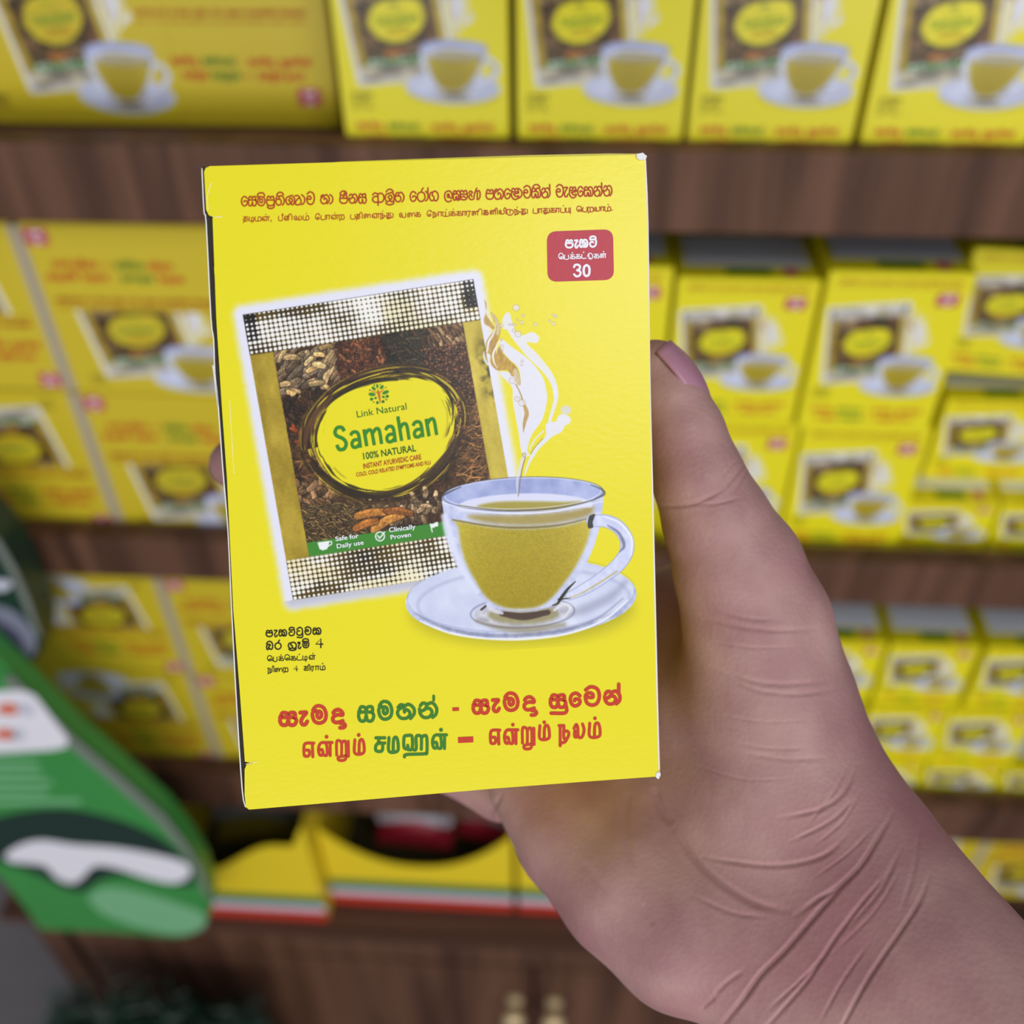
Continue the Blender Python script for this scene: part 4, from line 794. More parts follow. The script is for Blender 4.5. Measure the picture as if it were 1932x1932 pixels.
# artwork
ART = paint_front(); LINART = to_linear(ART)
k6 = 6; hh, ww = AH // k6 * k6, AW // k6 * k6
LOART = LINART[:hh, :ww].reshape(hh // k6, k6, ww // k6, k6, 3).mean((1, 3))
def sample(img, px, py, k=1):
    x = np.clip((px - AX0 + .5) / k - .5, 0, img.shape[1] - 1.001); y = np.clip((py - AY0 + .5) / k - .5, 0, img.shape[0] - 1.001)
    i = x.astype(int); j = y.astype(int); a = (x - i)[:, None]; b = (y - j)[:, None]
    return (img[j, i] * (1 - a) + img[j, i + 1] * a) * (1 - b) + (img[j + 1, i] * (1 - a) + img[j + 1, i + 1] * a) * b
PX0, PX1 = loc(432, 900)[0], loc(1214, 900)[0]; PZ0, PZ1 = loc(820, 1236)[1], loc(820, 490)[1]
def picture(name, nx, nz, img, k, yoff, ztop=None, ground=None):
    xs = np.linspace(PX0, PX1, nx); zs = np.linspace(PZ0, ztop or PZ1, nz); X, Z = np.meshgrid(xs, zs)
    P = bc + X.reshape(-1, 1) * ex - Z.reshape(-1, 1) * ey
    px = CC + F * P[:, 0] / -P[:, 2]; py = CC - F * P[:, 1] / -P[:, 2]
    c = sample(img, px, py, k)
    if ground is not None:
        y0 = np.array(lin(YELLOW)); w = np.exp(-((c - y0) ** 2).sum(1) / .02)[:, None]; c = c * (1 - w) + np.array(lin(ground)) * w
    V = np.column_stack([X.ravel(), np.full(nx * nz, yoff), Z.ravel()]).astype(np.float32)
    I = np.arange(nx * nz).reshape(nz, nx); q = np.stack([I[:-1, :-1], I[:-1, 1:], I[1:, 1:], I[1:, :-1]], -1).reshape(-1, 4)
    me = bpy.data.meshes.new(name); me.vertices.add(len(V)); me.vertices.foreach_set('co', V.ravel())
    me.loops.add(q.size); me.loops.foreach_set('vertex_index', q.ravel().astype(np.int32)); me.polygons.add(len(q)); me.polygons.foreach_set('loop_start', np.arange(0, q.size, 4, dtype=np.int32))
    me.update(calc_edges=True)
    at_ = me.color_attributes.new('print', 'FLOAT_COLOR', 'POINT'); at_.data.foreach_set('color', np.column_stack([c, np.ones(len(c))]).astype(np.float32).ravel())
    me.materials.append(M_print); return me
def latin(items):                                      # short lines of type set along a baseline: (text, start, end, height, weight)
    K = Ink()
    for s, p0, p1, h, w in items:
        cu = bpy.data.curves.new('type', 'FONT'); cu.body = s; cu.size = 1; cu.offset = w; cu.resolution_u = 3
        o = bpy.data.objects.new('type', cu); COL.objects.link(o); bpy.context.view_layer.update()
        me = o.evaluated_get(bpy.context.evaluated_depsgraph_get()).to_mesh()
        P = np.array([v.co[:2] for v in me.vertices]); Fs = [tuple(p.vertices) for p in me.polygons]
        bpy.data.objects.remove(o)
        x0, x1 = P[:, 0].min(), P[:, 0].max(); p0 = np.array(p0, float); p1 = np.array(p1, float); u = p1 - p0; up = np.array((u[1], -u[0])) / np.linalg.norm(u); up = up + .02 * u / np.linalg.norm(u)
        Q = p0 + np.outer((P[:, 0] - x0) / (x1 - x0), u) + np.outer(P[:, 1] / .70, up * h)
        b = len(K.v); K.v += [tuple(q) for q in Q]; K.d += [0] * len(Q); K.f += [tuple(b + i for i in f) for f in Fs]
    return K
def zz(*p): return [(610 + p[i] * .12422, 700 + p[i + 1] * .12422) for i in range(0, len(p), 2)]
def gb(*p): return [(570 + p[i] * .15528, 960 + p[i + 1] * .15528) for i in range(0, len(p), 2)]
def inkmesh(name, parts, yoff):
    V, Fs, mi, ms = [], [], [], []
    for j, (K, m) in enumerate(parts):
        b = len(V); V += [(p[0], yoff - .00001 * j - 1.2e-6 * dd, p[1]) for p, dd in zip(locs(K.v), K.d)]; Fs += [tuple(b + i for i in f) for f in K.f]; mi += [j] * len(K.f); ms.append(m)
    me = bpy.data.meshes.new(name); me.from_pydata(V, [], Fs)
    for m in ms: me.materials.append(m)
    me.polygons.foreach_set('material_index', mi); me.update(); return me
HEAD = inkmesh('headline_lettering', [(ink_headline(), M_hred)], -.00006)
SLOG = inkmesh('slogan_lettering', [(ink_slogan('red'), M_red), (ink_slogan('green'), M_green)], -.00006)
WGT = inkmesh('weight_lettering', [(ink_weight(), M_black)], -.00006)
BADGE = inkmesh('count_badge', [(ink_badge(), M_badge)], -.00005)
BLET = inkmesh('badge_lettering', [(ink_badge_letters(), M_white)], -.00011)
b0, b1 = zz(515, 708, 1270, 583); c0, c1 = zz(612, 1345, 1412, 1217); d0, d1 = zz(612, 1484, 1490, 1340); e0, e1 = zz(503, 1606, 1634, 1418)
g = gb(408, 392, 690, 350, 425, 480, 750, 430, 1058, 284, 1380, 240, 1078, 372, 1325, 335)
BRAND = inkmesh('sachet_lettering', [(ink_brand(), M_lgreen), (latin([('Link Natural', b0, b1, 12.6, .0), ]), M_green), (latin([('100% NATURAL', c0, c1, 12.6, .012)]), M_dgreen),
                (latin([('INSTANT AYURVEDIC CARE', d0, d1, 9.2, .016), ('COLD, COLD RELATED SYMPTOMS AND FLU', e0, e1, 7.4, .014)]), M_brick),
                (latin([('Safe for', g[0], g[1], 8.4, .014), ('Daily use', g[2], g[3], 8.4, .014), ('Clinically', g[4], g[5], 8.6, .014), ('Proven', g[6], g[7], 8.4, .014)]), M_white)], -.00011)
def add(me, parent, name=None): return link(bpy.data.objects.new(name or me.name, me), parent)

# hero parts
FP = [(385, 324), (388, 317), (396, 313.5), (640, 306), (1000, 296.5), (1208, 292), (1216, 295), (1221, 420), (1229, 900), (1238, 1300), (1242.5, 1458), (1240, 1465), (1100, 1475), (930, 1488), (700, 1508), (482, 1526.5), (470, 1527.5), (464, 1523), (461.5, 1500), (461.5, 1452), (465, 1443), (478, 1440), (462, 1437), (452, 1300), (440, 1150), (428, 900), (418, 760), (408, 600), (401, 412), (402, 409), (394, 406), (389, 396)]
v, f = prism(locs(FP), 0, .0005); front = mesh('front_panel', v, f, M_yel, hero)
body = box('carton_body', (-BW / 2 + .0006, BW / 2 - .0003, .0006, BD, -BH / 2 + .0008, BH / 2 - .0008), M_yel, hero, .0006)
pic = add(picture('sachet_and_cup_picture', 760, 726, LINART, 1, -.00001), front)
add(BRAND, pic)
add(HEAD, front); add(SLOG, front); add(WGT, front); bd = add(BADGE, front); add(BLET, bd)
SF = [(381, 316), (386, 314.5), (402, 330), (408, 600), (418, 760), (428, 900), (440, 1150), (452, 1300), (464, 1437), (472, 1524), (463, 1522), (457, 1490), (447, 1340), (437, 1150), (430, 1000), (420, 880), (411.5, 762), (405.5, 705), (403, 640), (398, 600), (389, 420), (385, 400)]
v, f = prism([loc(*p, .0012) for p in SF], .0009, .0013); sf = mesh('side_flap', v, f, M_board, hero); sf['label'] = 'grey board flap along one edge, recess shade in its colour'
Kr = Ink(); Kr.stroke([(381, 318), (385, 400), (389, 420), (398, 600), (403, 640), (405.5, 705), (411.5, 762), (420, 880), (430, 1000), (437, 1150), (447, 1340), (457, 1490), (463, 1522)], 1.1, 3)
Kr.stroke([(402, 690), (406, 720), (411, 765), (409, 740)], 1.5, 3)
mesh('torn_edge', [(p[0], .0008, p[1]) for p in [loc(*q, .0008) for q in Kr.v]], Kr.f, M_edge, sf)
Kw = Ink(); Kw.stroke([(1217.5, 296), (1222.5, 420), (1226, 700), (1230.8, 900), (1235.5, 1100), (1240, 1300), (1244, 1460)], 1.7, 3)
ed = mesh('cut_edge', [(p[0], .0003, p[1]) for p in locs(Kw.v)], Kw.f, M_edge, front); ed['label'] = 'white cut edge of the board'
v, f = prism(locs([(560, 310), (640, 303.2), (800, 297.2), (1000, 290.6), (1150, 287.6), (1205, 288), (1217, 291), (1219, 300), (1000, 304), (560, 318)]), .0008, .0016); mesh('top_flap', v, f, M_yel, hero)
v, f = prism(locs([(1200, 292), (1212, 289.5), (1214.5, 292), (1219.5, 296), (1217, 302), (1207, 303), (1201, 299)]), -.0006, .0004); mesh('torn_corner', v, f, M_edge, front)
v, f = prism(locs([(1238, 1458), (1245, 1456), (1246, 1462), (1242, 1470), (1237, 1466)]), -.0002, .0006); mesh('torn_corner', v, f, M_edge, front)
M_crease = mat('crease_highlight_pale', (246, 240, 190), .6)  # highlights along creases and tab slits, painted as pale strokes
for sp_, sr in (([(433.5, 756), (436, 800), (439, 850), (442, 893)], .45), ([(399, 345), (391, 372), (393, 396)], .6), ([(403, 409.3), (411, 409.6), (420, 409)], .7), ([(464, 1441.5), (475, 1439), (486, 1436.5)], .6)):
    Ks = Ink(); Ks.stroke(sp_, sr, 3)
    mesh('crease_highlight', [(p[0], -.00008, p[1]) for p in locs(Ks.v)], Ks.f, M_crease, front)

# ---------------------------------------------------------------- hand and forearm
hme, hco, hno = make_hand(bc, ex, n_in, ey, BW, BH, BD)
hme.materials.append(skin_mat())
hand = link(bpy.data.objects.new('hand', hme)); hand.matrix_world = camo.matrix_world
tag(hand, 'bare right hand and wrist gripping the carton from behind, thumb along its side', 'hand')
def nail(name, c, along, up, L, W, lift):
    along = along / np.linalg.norm(along); up = up - along * (up @ along); up /= np.linalg.norm(up); side = np.cross(along, up)
    V, Fs = [], []; n, m = 15, 17
    for s in (1, 0):
        for i in range(n):
            a = -1 + 2 * i / (n - 1)
            for j in range(m):
                b = -1 + 2 * j / (m - 1); w = W * (1 - .18 * max(0, a) ** 2) * math.sqrt(max(0, 1 - .9 * max(0, -a - .35) ** 2 / .4225 * .9))
                th = b * 1.0; p = c + along * (a * L + .0006 * (1 - b * b) * (a > .9)) + side * (w * math.sin(th) / math.sin(1.0)) + up * (lift + W * .9 * (math.cos(th) - 1) - .0012 * a * a - (0 if s else .0007))
                V.append(tuple(p))
    q = n * m
    for i in range(n - 1):
        for j in range(m - 1):
            k = i * m + j; Fs += [(k, k + 1, k + m + 1, k + m), (q + k, q + k + m, q + k + m + 1, q + k + 1)]
    rim = [i * m for i in range(n)] + [(n - 1) * m + j for j in range(1, m)] + [i * m + m - 1 for i in range(n - 2, -1, -1)] + [j for j in range(m - 2, 0, -1)]
    Fs += [(rim[i], rim[(i + 1) % len(rim)], q + rim[(i + 1) % len(rim)], q + rim[i]) for i in range(len(rim))]
    o = mesh(name, V, Fs, mat('nail', (176, 126, 146), .35, .45), hand, True); o['label'] = 'short pink nail'; return o
ta = U(1238, 640, .2395) - U(1316, 752, .2395); tup = np.array((.62, .45, .42)); tup /= np.linalg.norm(tup)
nail('thumbnail', U(1256, 735, .2396) + tup * .0077, ta, tup, .0080, .0060, .0011)
# ---------------------------------------------------------------- cartons on the shelves
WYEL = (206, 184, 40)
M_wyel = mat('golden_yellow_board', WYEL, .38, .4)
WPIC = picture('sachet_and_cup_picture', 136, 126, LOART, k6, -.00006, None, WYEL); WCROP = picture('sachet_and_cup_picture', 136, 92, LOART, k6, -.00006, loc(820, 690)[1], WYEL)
LOPIC = picture('sachet_and_cup_picture', 136, 126, LOART, k6, -.00006)
TOPLAB, TOPG, TOPP = None, None, None
def carton_proto():
    t = empty('tea_carton', (0, 0, 0))
    v, fs = boxv(-BW / 2, BW / 2, 0, .06, -BH / 2, BH / 2); b = mesh('carton_body', v, fs, M_yel, t)
    bm = bmesh.new(); bm.from_mesh(b.data); bmesh.ops.recalc_face_normals(bm, faces=bm.faces); bmesh.ops.bevel(bm, geom=bm.edges, offset=.0009, segments=2, affect='EDGES'); bm.to_mesh(b.data); bm.free()
    p = add(LOPIC, t); add(BRAND, p)
    h = add(HEAD, t); s = add(SLOG, t); w = add(WGT, t); c = add(BADGE, t); add(BLET, c)
    for o in (h, s, w, c): o.location.y = -.0001
    z = BH / 2 + .0002
    lab = mesh('top_label', [(-.039, .016, z), (.039, .016, z), (.039, .056, z), (-.039, .056, z)], [(0, 1, 2, 3)], M_label, t)
    lab['label'] = 'pale printed panel on the top face'
    mesh('green_band', [(-.014, .005, z), (.014, .005, z), (.014, .013, z), (-.014, .013, z)], [(0, 1, 2, 3)], M_green, t)
    K = Ink(); K.disc(.026, .009, .005, 20); mesh('pink_seal', [(p_[0], p_[1], z) for p_ in K.v], K.f, M_pink, t)
    return t
PROTO = carton_proto(); _first = [True]
def carton(label, group, Y, xl, xr, yw, zt, zb, dy=.06, rot=0, lean=0, flip=False):
    """front face between the two edges seen at (xl|xr, yw); zt, zb heights of its top and foot"""
    a = at(xl, yw, Y); b = at(xr, yw, Y); cx = (a.x + b.x) / 2; sx = (b.x - a.x) / BW; sz = (zt - zb) / BH
    if _first[0]: o = PROTO; _first[0] = False
    else: o = copy_tree(PROTO)
    o.location = (cx, Y, (zt + zb) / 2); o.scale = (sx, dy / .06, sz); o.rotation_euler = (lean, math.pi if flip else 0, rot)
    tag(o, label, 'carton', group); return o
zp = lambda x, y, Y: at(x, y, Y).z
G1 = 'cartons along the top shelf'; G2 = 'cartons stacked on the middle shelf'; G3 = 'small cartons on the lower shelf'
# top shelf
zb = ZA - .0118
for (l, r, nm) in ((656, 961, 'directly right of the wide landscape box'), (976, 1284, 'second from the wide landscape box'), (1294, 1603, 'third from the wide landscape box'), (1619, 1934, 'farthest from the wide landscape box')):
    carton('upright yellow tea carton on the top shelf, ' + nm, G1, .560, l, r, 283, zb + .125, zb)
# middle shelf, right: two high
zf = ZB - .0118; zm = zp(1650, 803, .572)
carton('yellow tea carton half hidden by the held carton, above the thumb', G2, .574, 1004, 1270, 520, zp(1240, 505, .574), zm)
carton('upper yellow tea carton whose picture is right beside the thumbnail', G2, .572, 1279, 1552, 530, zp(1400, 526, .572), zm)
carton('upper yellow tea carton showing its whole front, second from the thumb', G2, .566, 1563, 1842, 530, zp(1700, 514, .566), zm)
carton('lower yellow tea carton wholly behind the held carton and thumb tip', G2, .574, 990, 1256, 829, zm - .0004, zf)
carton('lower yellow tea carton mostly hidden behind the base of the thumb', G2, .572, 1262, 1505, 829, zm - .0004, zf)
carton('lower yellow tea carton right of the thumb, standing on the middle shelf', G2, .570, 1512, 1755, 829, zm - .0004, zf)
z1 = zp(1860, 755, .60); z2 = zp(1800, 930, .585)
carton('yellow tea carton leaning at the right edge above a pale topped carton', G2, .605, 1842, 2100, 480, zp(1880, 474, .605), zp(1880, 690, .605) - .008, .06, -.10)
carton('yellow tea carton with a pale top panel under the leaning one', G2, .60, 1788, 2010, 755, z1, z2, .06)
carton('small yellow tea carton low at the right end of the middle shelf', G2, .575, 1714, 1897, 932, z2 - .0006, zf, .06)
carton('small yellow tea carton cut off by the picture edge, low on the middle shelf', G2, .575, 1903, 2085, 932, z2 - .0006, zf, .06)
# lower shelf, right: small cartons three high
zc = ZC - .0118; r1 = zp(1740, 1335, .575); r2 = zp(1740, 1440, .572)
S = 'small yellow tea carton on the lower shelf, '
carton(S + 'top row, partly behind the wrist', G3, .580, 1500, 1672, 1222, zp(1740, 1216, .58), r1)
carton(S + 'top row, pale top panel in view', G3, .580, 1682, 1852, 1222, zp(1740, 1216, .58), r1)
carton(S + 'top row, at the picture edge', G3, .580, 1866, 2040, 1226, zp(1740, 1216, .58), r1)
carton(S + 'second row, against the wrist', G3, .574, 1640, 1794, 1342, r1 - .0004, r2)
carton(S + 'second row, at the picture edge', G3, .574, 1797, 1960, 1342, r1 - .0004, r2)
carton(S + 'bottom row, just beyond the wrist', G3, .570, 1752, 1898, 1446, r2 - .0004, zc)
carton(S + 'bottom row, at the picture edge', G3, .570, 1904, 2060, 1446, r2 - .0004, zc)

carton(S + 'second row, behind the thumb base', G3, .574, 1474, 1628, 1342, r1 - .0004, r2)
carton(S + 'bottom row, directly behind the wrist', G3, .570, 1594, 1746, 1446, r2 - .0004, zc)
carton(S + 'bottom row, behind the palm', G3, .570, 1436, 1588, 1446, r2 - .0004, zc)

# ---------------------------------------------------------------- wide family boxes
M_seam = mat('bare_board_seam', (176, 164, 140), .7)
def wide_proto(kind, W, H, D=.12):
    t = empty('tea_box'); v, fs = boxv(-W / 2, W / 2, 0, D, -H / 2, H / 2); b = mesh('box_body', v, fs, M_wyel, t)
    bm = bmesh.new(); bm.from_mesh(b.data); bmesh.ops.recalc_face_normals(bm, faces=bm.faces); bmesh.ops.bevel(bm, geom=bm.edges, offset=.0012, segments=2, affect='EDGES'); bm.to_mesh(b.data); bm.free()
    def put(me, src, dst, s, rot=0, par=t, y=-.0002, sz=None):
        """place a print so that the point src of the small front (in print units) lands on dst"""
        o = add(me, par); q = loc(*src); c, sn = math.cos(rot), math.sin(rot)
        o.scale = (s, 1, sz or s); o.rotation_euler = (0, rot, 0); qx, qz = q[0] * s, q[1] * (sz or s)
        o.location = (dst[0] - (c * qx + sn * qz), y, dst[1] - (-sn * qx + c * qz)); return o
    if kind == 'side':
        p = put(WPIC, (820, 860), (-W / 2 + .070, -.013), 1.18); q = add(BRAND, p)
        put(HEAD, (800, 390), (W / 2 - .062, -.006), 1.3); put(SLOG, (840, 1370), (W / 2 - .055, -.034), 1.12)
        c = put(BADGE, (1095, 485), (W / 2 - .016, -H / 2 + .018), 1.0); add(BLET, c); put(WGT, (555, 1225), (-W / 2 + .012, -H / 2 + .014), .9)
    else:
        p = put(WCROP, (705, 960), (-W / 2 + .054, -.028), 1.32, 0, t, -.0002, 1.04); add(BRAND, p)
        put(HEAD, (800, 390), (-W / 2 + .062, .0065), 1.42, 0, t, -.0004); put(SLOG, (840, 1370), (-W / 2 + .057, .030), 1.22, math.pi)
        c = put(BADGE, (1095, 485), (-W / 2 + .012, H / 2 - .009), 1.1); add(BLET, c); put(WGT, (555, 1225), (-W / 2 + .022, -H / 2 + .010), .9)
    box('seam_strip', (-W / 2 - .0001, -W / 2 + .0038, -.0008, .002, -H / 2 + .001, H / 2 - .001), M_seam, t)
    return t
def wide(proto, label, group, cx, Y, z, sx=1, sz=1, flip=False, first=False):
    o = proto if first else copy_tree(proto)
    o.location = (cx, Y, z); o.scale = (sx, 1, sz); o.rotation_euler = (0, math.pi if flip else 0, 0); return tag(o, label, 'box', group)
PA = wide_proto('side', .215, .135)
GW = 'wide yellow tea boxes on the left of the shelves'
xr = at(642, 240, .60).x; zb = ZA - .0118
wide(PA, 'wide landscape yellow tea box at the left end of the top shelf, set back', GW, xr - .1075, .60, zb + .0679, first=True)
PB = wide_proto('front', .21, .122)
def rowpair(Y, xs, zt, zm_, zb_, names, flips):
    k = 0
    for (zu, zl) in ((zt, zm_), (zm_ - .0006, zb_)):
        for cx in xs:
            wide(PB, names[k], GW, cx, Y, (zu + zl) / 2, 1, (zu - zl) / .122, flips[k], not _w); _w.append(1); k += 1
_w = []
YB = .566
zm2 = zp(250, 741, YB); zt2 = zp(250, 424, YB)
x_seam = at(78, 577, YB).x
rowpair(YB, (x_seam + .1055, x_seam - .1055), zt2, zm2, ZB - .0118,
        ('wide yellow tea box right of the grey seam, upper of two on the middle shelf', 'wide yellow tea box at the picture edge, upper of two on the middle shelf', 'lower wide yellow tea box right of the grey seam on the middle shelf', 'wide yellow tea box at the picture edge, lower of two, printed upside down'), (False, True, False, True))
YC = .566; xs3 = at(358, 1268, YC).x
zm3 = zp(300, 1268, YC); zt3 = zp(250, 1088, YC)
rowpair(YC, (xs3 + .1055, xs3 - .1055), zt3, zm3, ZC - .0118,
        ('upper wide yellow tea box on the lower shelf, cut by the held carton', 'upper wide yellow tea box on the lower shelf, upside down, above the green pouch', 'lower wide yellow tea box on the lower shelf, cut by the held carton', 'lower wide yellow tea box on the lower shelf, upside down, touching the green pouch'), (False, True, False, True))
a = at(1862, 1590, .60)
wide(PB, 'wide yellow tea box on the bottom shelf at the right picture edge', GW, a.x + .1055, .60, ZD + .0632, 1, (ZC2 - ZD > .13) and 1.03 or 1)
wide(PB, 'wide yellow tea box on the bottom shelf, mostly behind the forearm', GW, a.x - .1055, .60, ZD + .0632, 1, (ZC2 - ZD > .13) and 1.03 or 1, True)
# ---------------------------------------------------------------- open display trays on the bottom shelf
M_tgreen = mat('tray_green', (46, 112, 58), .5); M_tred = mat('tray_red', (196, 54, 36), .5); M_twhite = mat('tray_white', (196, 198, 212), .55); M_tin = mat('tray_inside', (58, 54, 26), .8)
M_gold = mat('tray_yellow', (232, 204, 34), .45)
def tray(label, xl, xr, yb, Yt, prof, dip, group='open yellow display trays on the bottom shelf'):
    a = at(xl, yb, Yt); b = at(xr, yb, Yt); W = b.x - a.x; t = empty('display_tray', ((a.x + b.x) / 2, Yt, ZD), label, 'tray', group); h0 = .010; H = .19; D = .17
    top = [(-W / 2 + W * k / 24, prof(k / 24)) for k in range(25)]
    def strip(name, z0, z1, m, e=0):
        v, fs = prism([(-W / 2, z0), (W / 2, z0), (W / 2, z1), (-W / 2, z1)], -e, .0012); return mesh(name, v, fs, m, t)
    v, fs = prism([(W / 2, .050), (-W / 2, .050)] + top, 0, .0015); mesh('front_panel', v, fs, M_gold, t)
    strip('red_base_band', 0, .020, M_tred, .0004); strip('white_lettered_band', .020, .034, M_twhite, .0004); strip('green_band', .034, .052, M_tgreen, .0004)
    for s in (-1, 1):
        x = s * W / 2; x0, x1 = (x, x + .0015) if s < 0 else (x - .0015, x)
        z1 = prof(0 if s < 0 else 1)
        v = [(x0, .0016, 0), (x0, D, 0), (x0, D, H), (x0, .045, H), (x0, .0016, z1)]; v += [(x1, p[1], p[2]) for p in v]
        mesh('side_panel', v, [(0, 1, 2, 3, 4), (9, 8, 7, 6, 5)] + [(i, 5 + i, 5 + (i + 1) % 5, (i + 1) % 5) for i in range(5)], M_gold, t)
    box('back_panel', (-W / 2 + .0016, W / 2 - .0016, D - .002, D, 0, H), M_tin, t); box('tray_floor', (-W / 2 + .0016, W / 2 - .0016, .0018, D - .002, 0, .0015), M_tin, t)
    return t, W
prof1 = lambda u: .098 + .055 * sstep(.3, .8, np.float64(u)) + .04 * sstep(.9, 1.0, np.float64(u))
prof2 = lambda u: .086 + .070 * abs(2 * u - 1) ** 2.2
YT = .552
tray1, W1 = tray('open yellow display tray with a rising front edge, next to the green pouch', 350, 622, 1748, YT - .022, prof1, 0)
tray2, W2 = tray('open yellow display tray with a scooped front, below the held carton', 634, 968, 1716, YT, prof2, 0)
tray3, W3 = tray('open yellow display tray mostly hidden behind the heel of the hand', 978, 1310, 1716, YT, prof2, 0)
def packet(label, t, dx, dy, dz, w, h, lean, rot, cols, grp='packets lying in the display trays'):
    o = empty('tea_packet', (t.location.x + dx, t.location.y + dy, ZD + dz), label, 'packet', grp); o.rotation_euler = (lean, 0, rot)
    n, m_ = 13, 9; V, Fs = [], []
    for s in (-1, 1):
        for i in range(n):
            for j in range(m_):
                u = -1 + 2 * i / (n - 1); v_ = -1 + 2 * j / (m_ - 1); th = .011 * (1 - u ** 4) * (1 - v_ ** 2) ** .6
                V.append((u * w / 2, s * th, v_ * h / 2))
    q = n * m_
    for i in range(n - 1):
        for j in range(m_ - 1):
            k = i * m_ + j; Fs += [(k, k + m_, k + m_ + 1, k + 1), (q + k, q + k + 1, q + k + m_ + 1, q + k + m_)]
    mesh('pouch', V, Fs, cols[0], o, True)
    K = Ink(); K.stroke([(-w * .42, h * .10), (0, h * .2), (w * .42, h * .12)], h * .13, 5)
    mesh('printed_band', [(p[0], -.0118, p[1]) for p in K.v], K.f, cols[1], o)
    return o
M_pk = mat('packet_red', (186, 40, 62), .35); M_pk2 = mat('packet_olive', (120, 108, 22), .5); M_pk3 = mat('packet_grey', (120, 120, 124), .4); M_lime = mat('packet_lime', (186, 190, 40), .45)
packet('red packet with a white band lying in the scooped tray', tray2, -.012, .066, .066, .085, .055, -.75, -.05, (M_pk, M_twhite))
packet('second red packet at the right of the scooped tray, half hidden by the hand', tray2, .066, .072, .068, .06, .05, -.7, -.2, (M_pk, M_twhite))
packet('thin lime packet standing between the two red packets', tray2, .034, .090, .055, .016, .075, -.3, 0, (M_lime, M_pk2))
packet('olive packet with a grey band inside the tray next to the green pouch', tray1, .0, .085, .07, .10, .07, -.5, 0, (M_pk2, M_pk3))

# ---------------------------------------------------------------- green pouch and dark pack at the left
M_pg = mat('pouch_green', (56, 140, 66), .38, var=.10, vscale=14); M_pd = mat('pouch_dark_green', (20, 48, 40), .4); M_pw = mat('pouch_white', (232, 230, 240), .4); M_pl = mat('pouch_pale_green', (118, 178, 132), .45); M_po = mat('pouch_orange', (214, 96, 50), .45); M_pgr = mat('seal_and_highlight_grey', (120, 126, 120), .4)
YP = .47
def flat(name, P, m, par, o3, y, sm=0):
    Q = spline(P, sm, True) if sm else np.array(P, float); pts = [(p.x - o3.x, p.z - o3.z) for p in (at(x_, y_, YP) for x_, y_ in Q)]
    v, fs = prism(pts, y, y + .0006); return mesh(name, v, fs, m, par)
O3 = at(200, 1760, YP); pouch = empty('green_pouch', O3, 'large glossy green pouch with a white label and white brush lettering, leaning at the left', 'pouch')
PO = [(-160, 1120), (-20, 1240), (60, 1318), (140, 1398), (225, 1470), (310, 1545), (350, 1595), (378, 1640), (394, 1690), (396, 1725), (385, 1752), (362, 1768), (330, 1772), (260, 1766), (160, 1760), (72, 1757), (40, 1712), (0, 1662), (-80, 1590), (-160, 1520)]
v, fs = prism([(p.x - O3.x, p.z - O3.z) for p in (at(x_, y_, YP) for x_, y_ in PO)], 0, .026)
pb = mesh('pouch_body', v, fs, M_pg, pouch)
bm = bmesh.new(); bm.from_mesh(pb.data); bmesh.ops.dissolve_limit(bm, angle_limit=.01, verts=bm.verts, edges=bm.edges); bmesh.ops.bevel(bm, geom=[e for e in bm.edges if e.is_boundary or len(e.link_faces) == 2 and e.calc_face_angle(0) > .8], offset=.004, segments=3, affect='EDGES'); bm.to_mesh(pb.data); bm.free()
flat('seal_edge', [(19, 1272), (60, 1312), (140, 1392), (225, 1464), (310, 1539), (350, 1590), (380, 1640), (396, 1690), (388, 1692), (370, 1645), (340, 1600), (300, 1552), (215, 1478), (130, 1406), (50, 1326), (8, 1286)], M_pgr, pouch, O3, -.0004)
flat('dark_wave', [(-60, 1560), (0, 1540), (60, 1528), (130, 1526), (210, 1542), (280, 1568), (330, 1600), (362, 1640), (366, 1668), (320, 1668), (240, 1652), (190, 1660), (160, 1680), (130, 1678), (70, 1650), (0, 1625), (-60, 1610)], M_pd, pouch, O3, -.0005, 4)
flat('white_brush_lettering', [(12, 1610), (40, 1592), (80, 1584), (140, 1592), (220, 1598), (300, 1612), (352, 1628), (358, 1650), (330, 1664), (280, 1655), (220, 1636), (180, 1632), (160, 1650), (140, 1664), (110, 1656), (85, 1632), (40, 1626), (18, 1622)], M_pw, pouch, O3, -.0012, 4)
flat('pale_green_patch', [(168, 1690), (200, 1674), (260, 1682), (340, 1706), (386, 1726), (380, 1752), (330, 1762), (260, 1748), (200, 1726), (176, 1706)], M_pl, pouch, O3, -.0006, 4)
lb = flat('white_label', [(-90, 1310), (0, 1304), (44, 1302), (66, 1312), (88, 1340), (128, 1392), (126, 1408), (100, 1414), (0, 1420), (-90, 1426)], M_pw, pouch, O3, -.0005)
flat('orange_mark', [(0, 1330), (20, 1325), (36, 1336), (30, 1346), (8, 1345), (-6, 1340)], M_po, lb, O3, -.0012, 4); flat('orange_mark', [(-6, 1378), (14, 1373), (30, 1384), (24, 1393), (4, 1392), (-10, 1388)], M_po, lb, O3, -.0012, 4)
flat('grey_mark', [(36, 1322), (60, 1330), (66, 1344), (50, 1350), (36, 1342)], M_twhite, lb, O3, -.0012, 4); flat('grey_mark', [(28, 1372), (44, 1376), (50, 1390), (36, 1396), (24, 1390)], M_twhite, lb, O3, -.0012, 4)
for y_, x1 in ((1440, 72), (1458, 80), (1476, 98), (1494, 90), (1512, 152)):
    flat('text_line', [(-60, y_ - 5), (x1, y_ - 4), (x1, y_ + 4), (-60, y_ + 5)], M_pl, pouch, O3, -.0005)
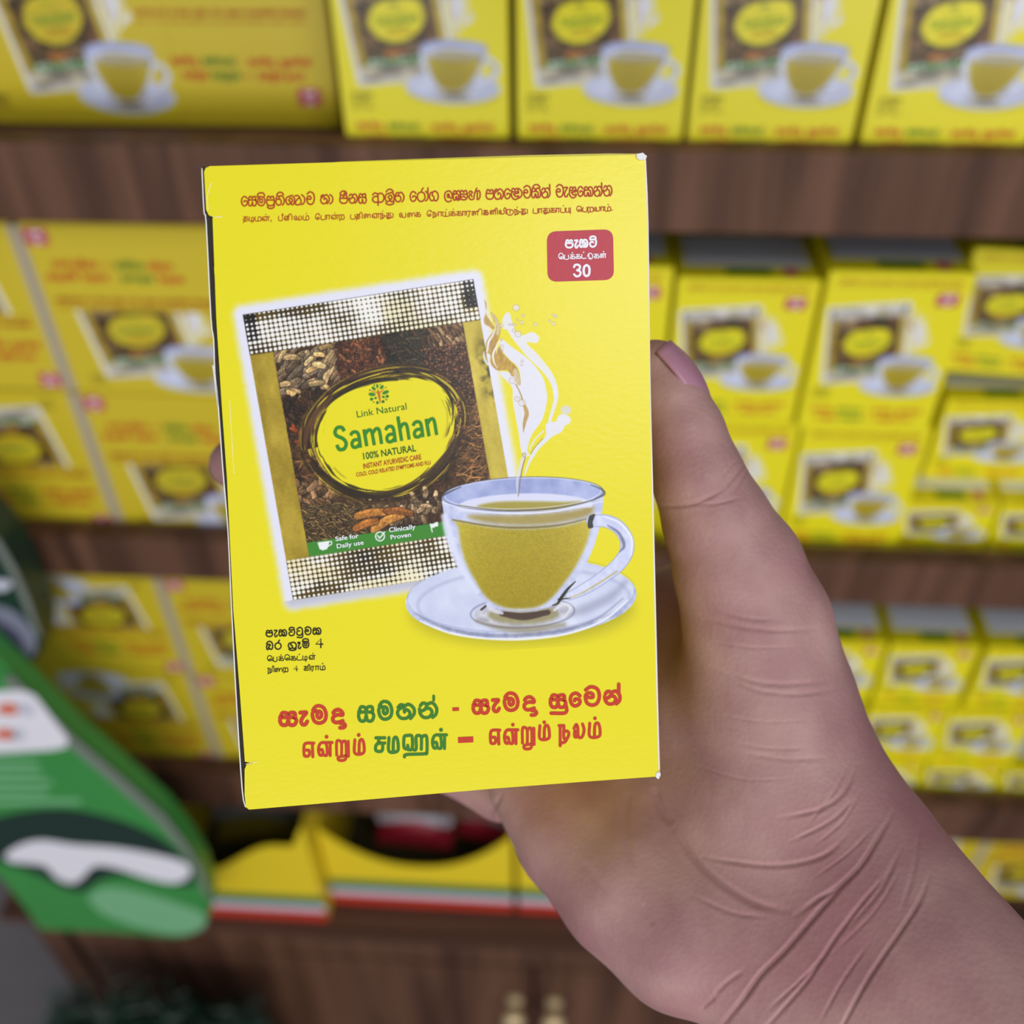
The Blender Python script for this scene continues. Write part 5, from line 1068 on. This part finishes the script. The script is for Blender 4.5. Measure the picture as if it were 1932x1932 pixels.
# dark green pack with a silver disc
YP = .50
O4 = at(0, 1250, YP); pack = empty('dark_pack', O4, 'dark green pack with a silver disc printed on it, at the left edge', 'pack')
v, fs = prism([(p.x - O4.x, p.z - O4.z) for p in (at(x_, y_, YP) for x_, y_ in [(-130, 900), (-60, 960), (0, 1024), (30, 1075), (58, 1140), (76, 1200), (74, 1234), (56, 1254), (10, 1262), (-130, 1268)])], 0, .03); mesh('pack_body', v, fs, mat('pack_dark_green', (22, 52, 42), .35), pack)
flat('edge_highlight', [(-20, 1006), (0, 1020), (30, 1072), (58, 1138), (78, 1200), (70, 1200), (46, 1142), (20, 1080), (-8, 1032), (-22, 1018)], M_pgr, pack, O4, -.0005)  # edge highlight of the pack, painted as a grey strip
dsc = flat('silver_disc', [(-70, 1165), (-30, 1142), (10, 1146), (45, 1168), (66, 1200), (66, 1230), (46, 1248), (0, 1256), (-50, 1250), (-80, 1210)], mat('silver_print', (150, 150, 176), .3, metal=.3, var=.35, vscale=90), pack, O4, -.0005, 4)
flat('disc_centre', [(-30, 1190), (0, 1176), (28, 1186), (44, 1208), (36, 1228), (0, 1236), (-30, 1226)], mat('dark_silver_print', (104, 104, 132), .3, metal=.3, var=.3, vscale=120), dsc, O4, -.0011, 4)  # darker silver centre of the disc
flat('pale_mark', [(-20, 1096), (14, 1094), (22, 1106), (4, 1114), (-20, 1112)], M_twhite, pack, O4, -.0006, 4)

# ---------------------------------------------------------------- dark green grass in front of the cabinet
rnd = random.Random(9); V, Fs = [], []
f0 = at(100, 1915, .46); f1 = at(470, 1925, .46)
for k in range(1500):
    t_ = rnd.random(); c = Vector((f0.x + (f1.x - f0.x) * t_, .45 + rnd.gauss(0, .02), f0.z - .012 + rnd.gauss(0, .016) + .010 * math.sin(t_ * 23) - .02 * t_)); root = Vector((c.x * .98 + .01 * rnd.gauss(0, 1), c.y + .02 * rnd.gauss(0, 1), 0.0))
    d = Vector((rnd.gauss(0, 1), rnd.gauss(0, 1), rnd.gauss(0, 1))).normalized() * rnd.uniform(.02, .04); s_ = d.orthogonal().normalized() * .0012
    b = len(V); V += [tuple(c - s_), tuple(c + s_), tuple(c + d), tuple(root - s_), tuple(root + s_)]; Fs += [(b, b + 1, b + 2), (b + 3, b + 4, b + 1, b)]
gar = mesh('artificial_grass', V, Fs, mat('dark_green_blades', (26, 62, 46), .35, .6), None)
tag(gar, 'dark green artificial grass standing in front of the cabinet doors', 'grass', None, 'stuff')
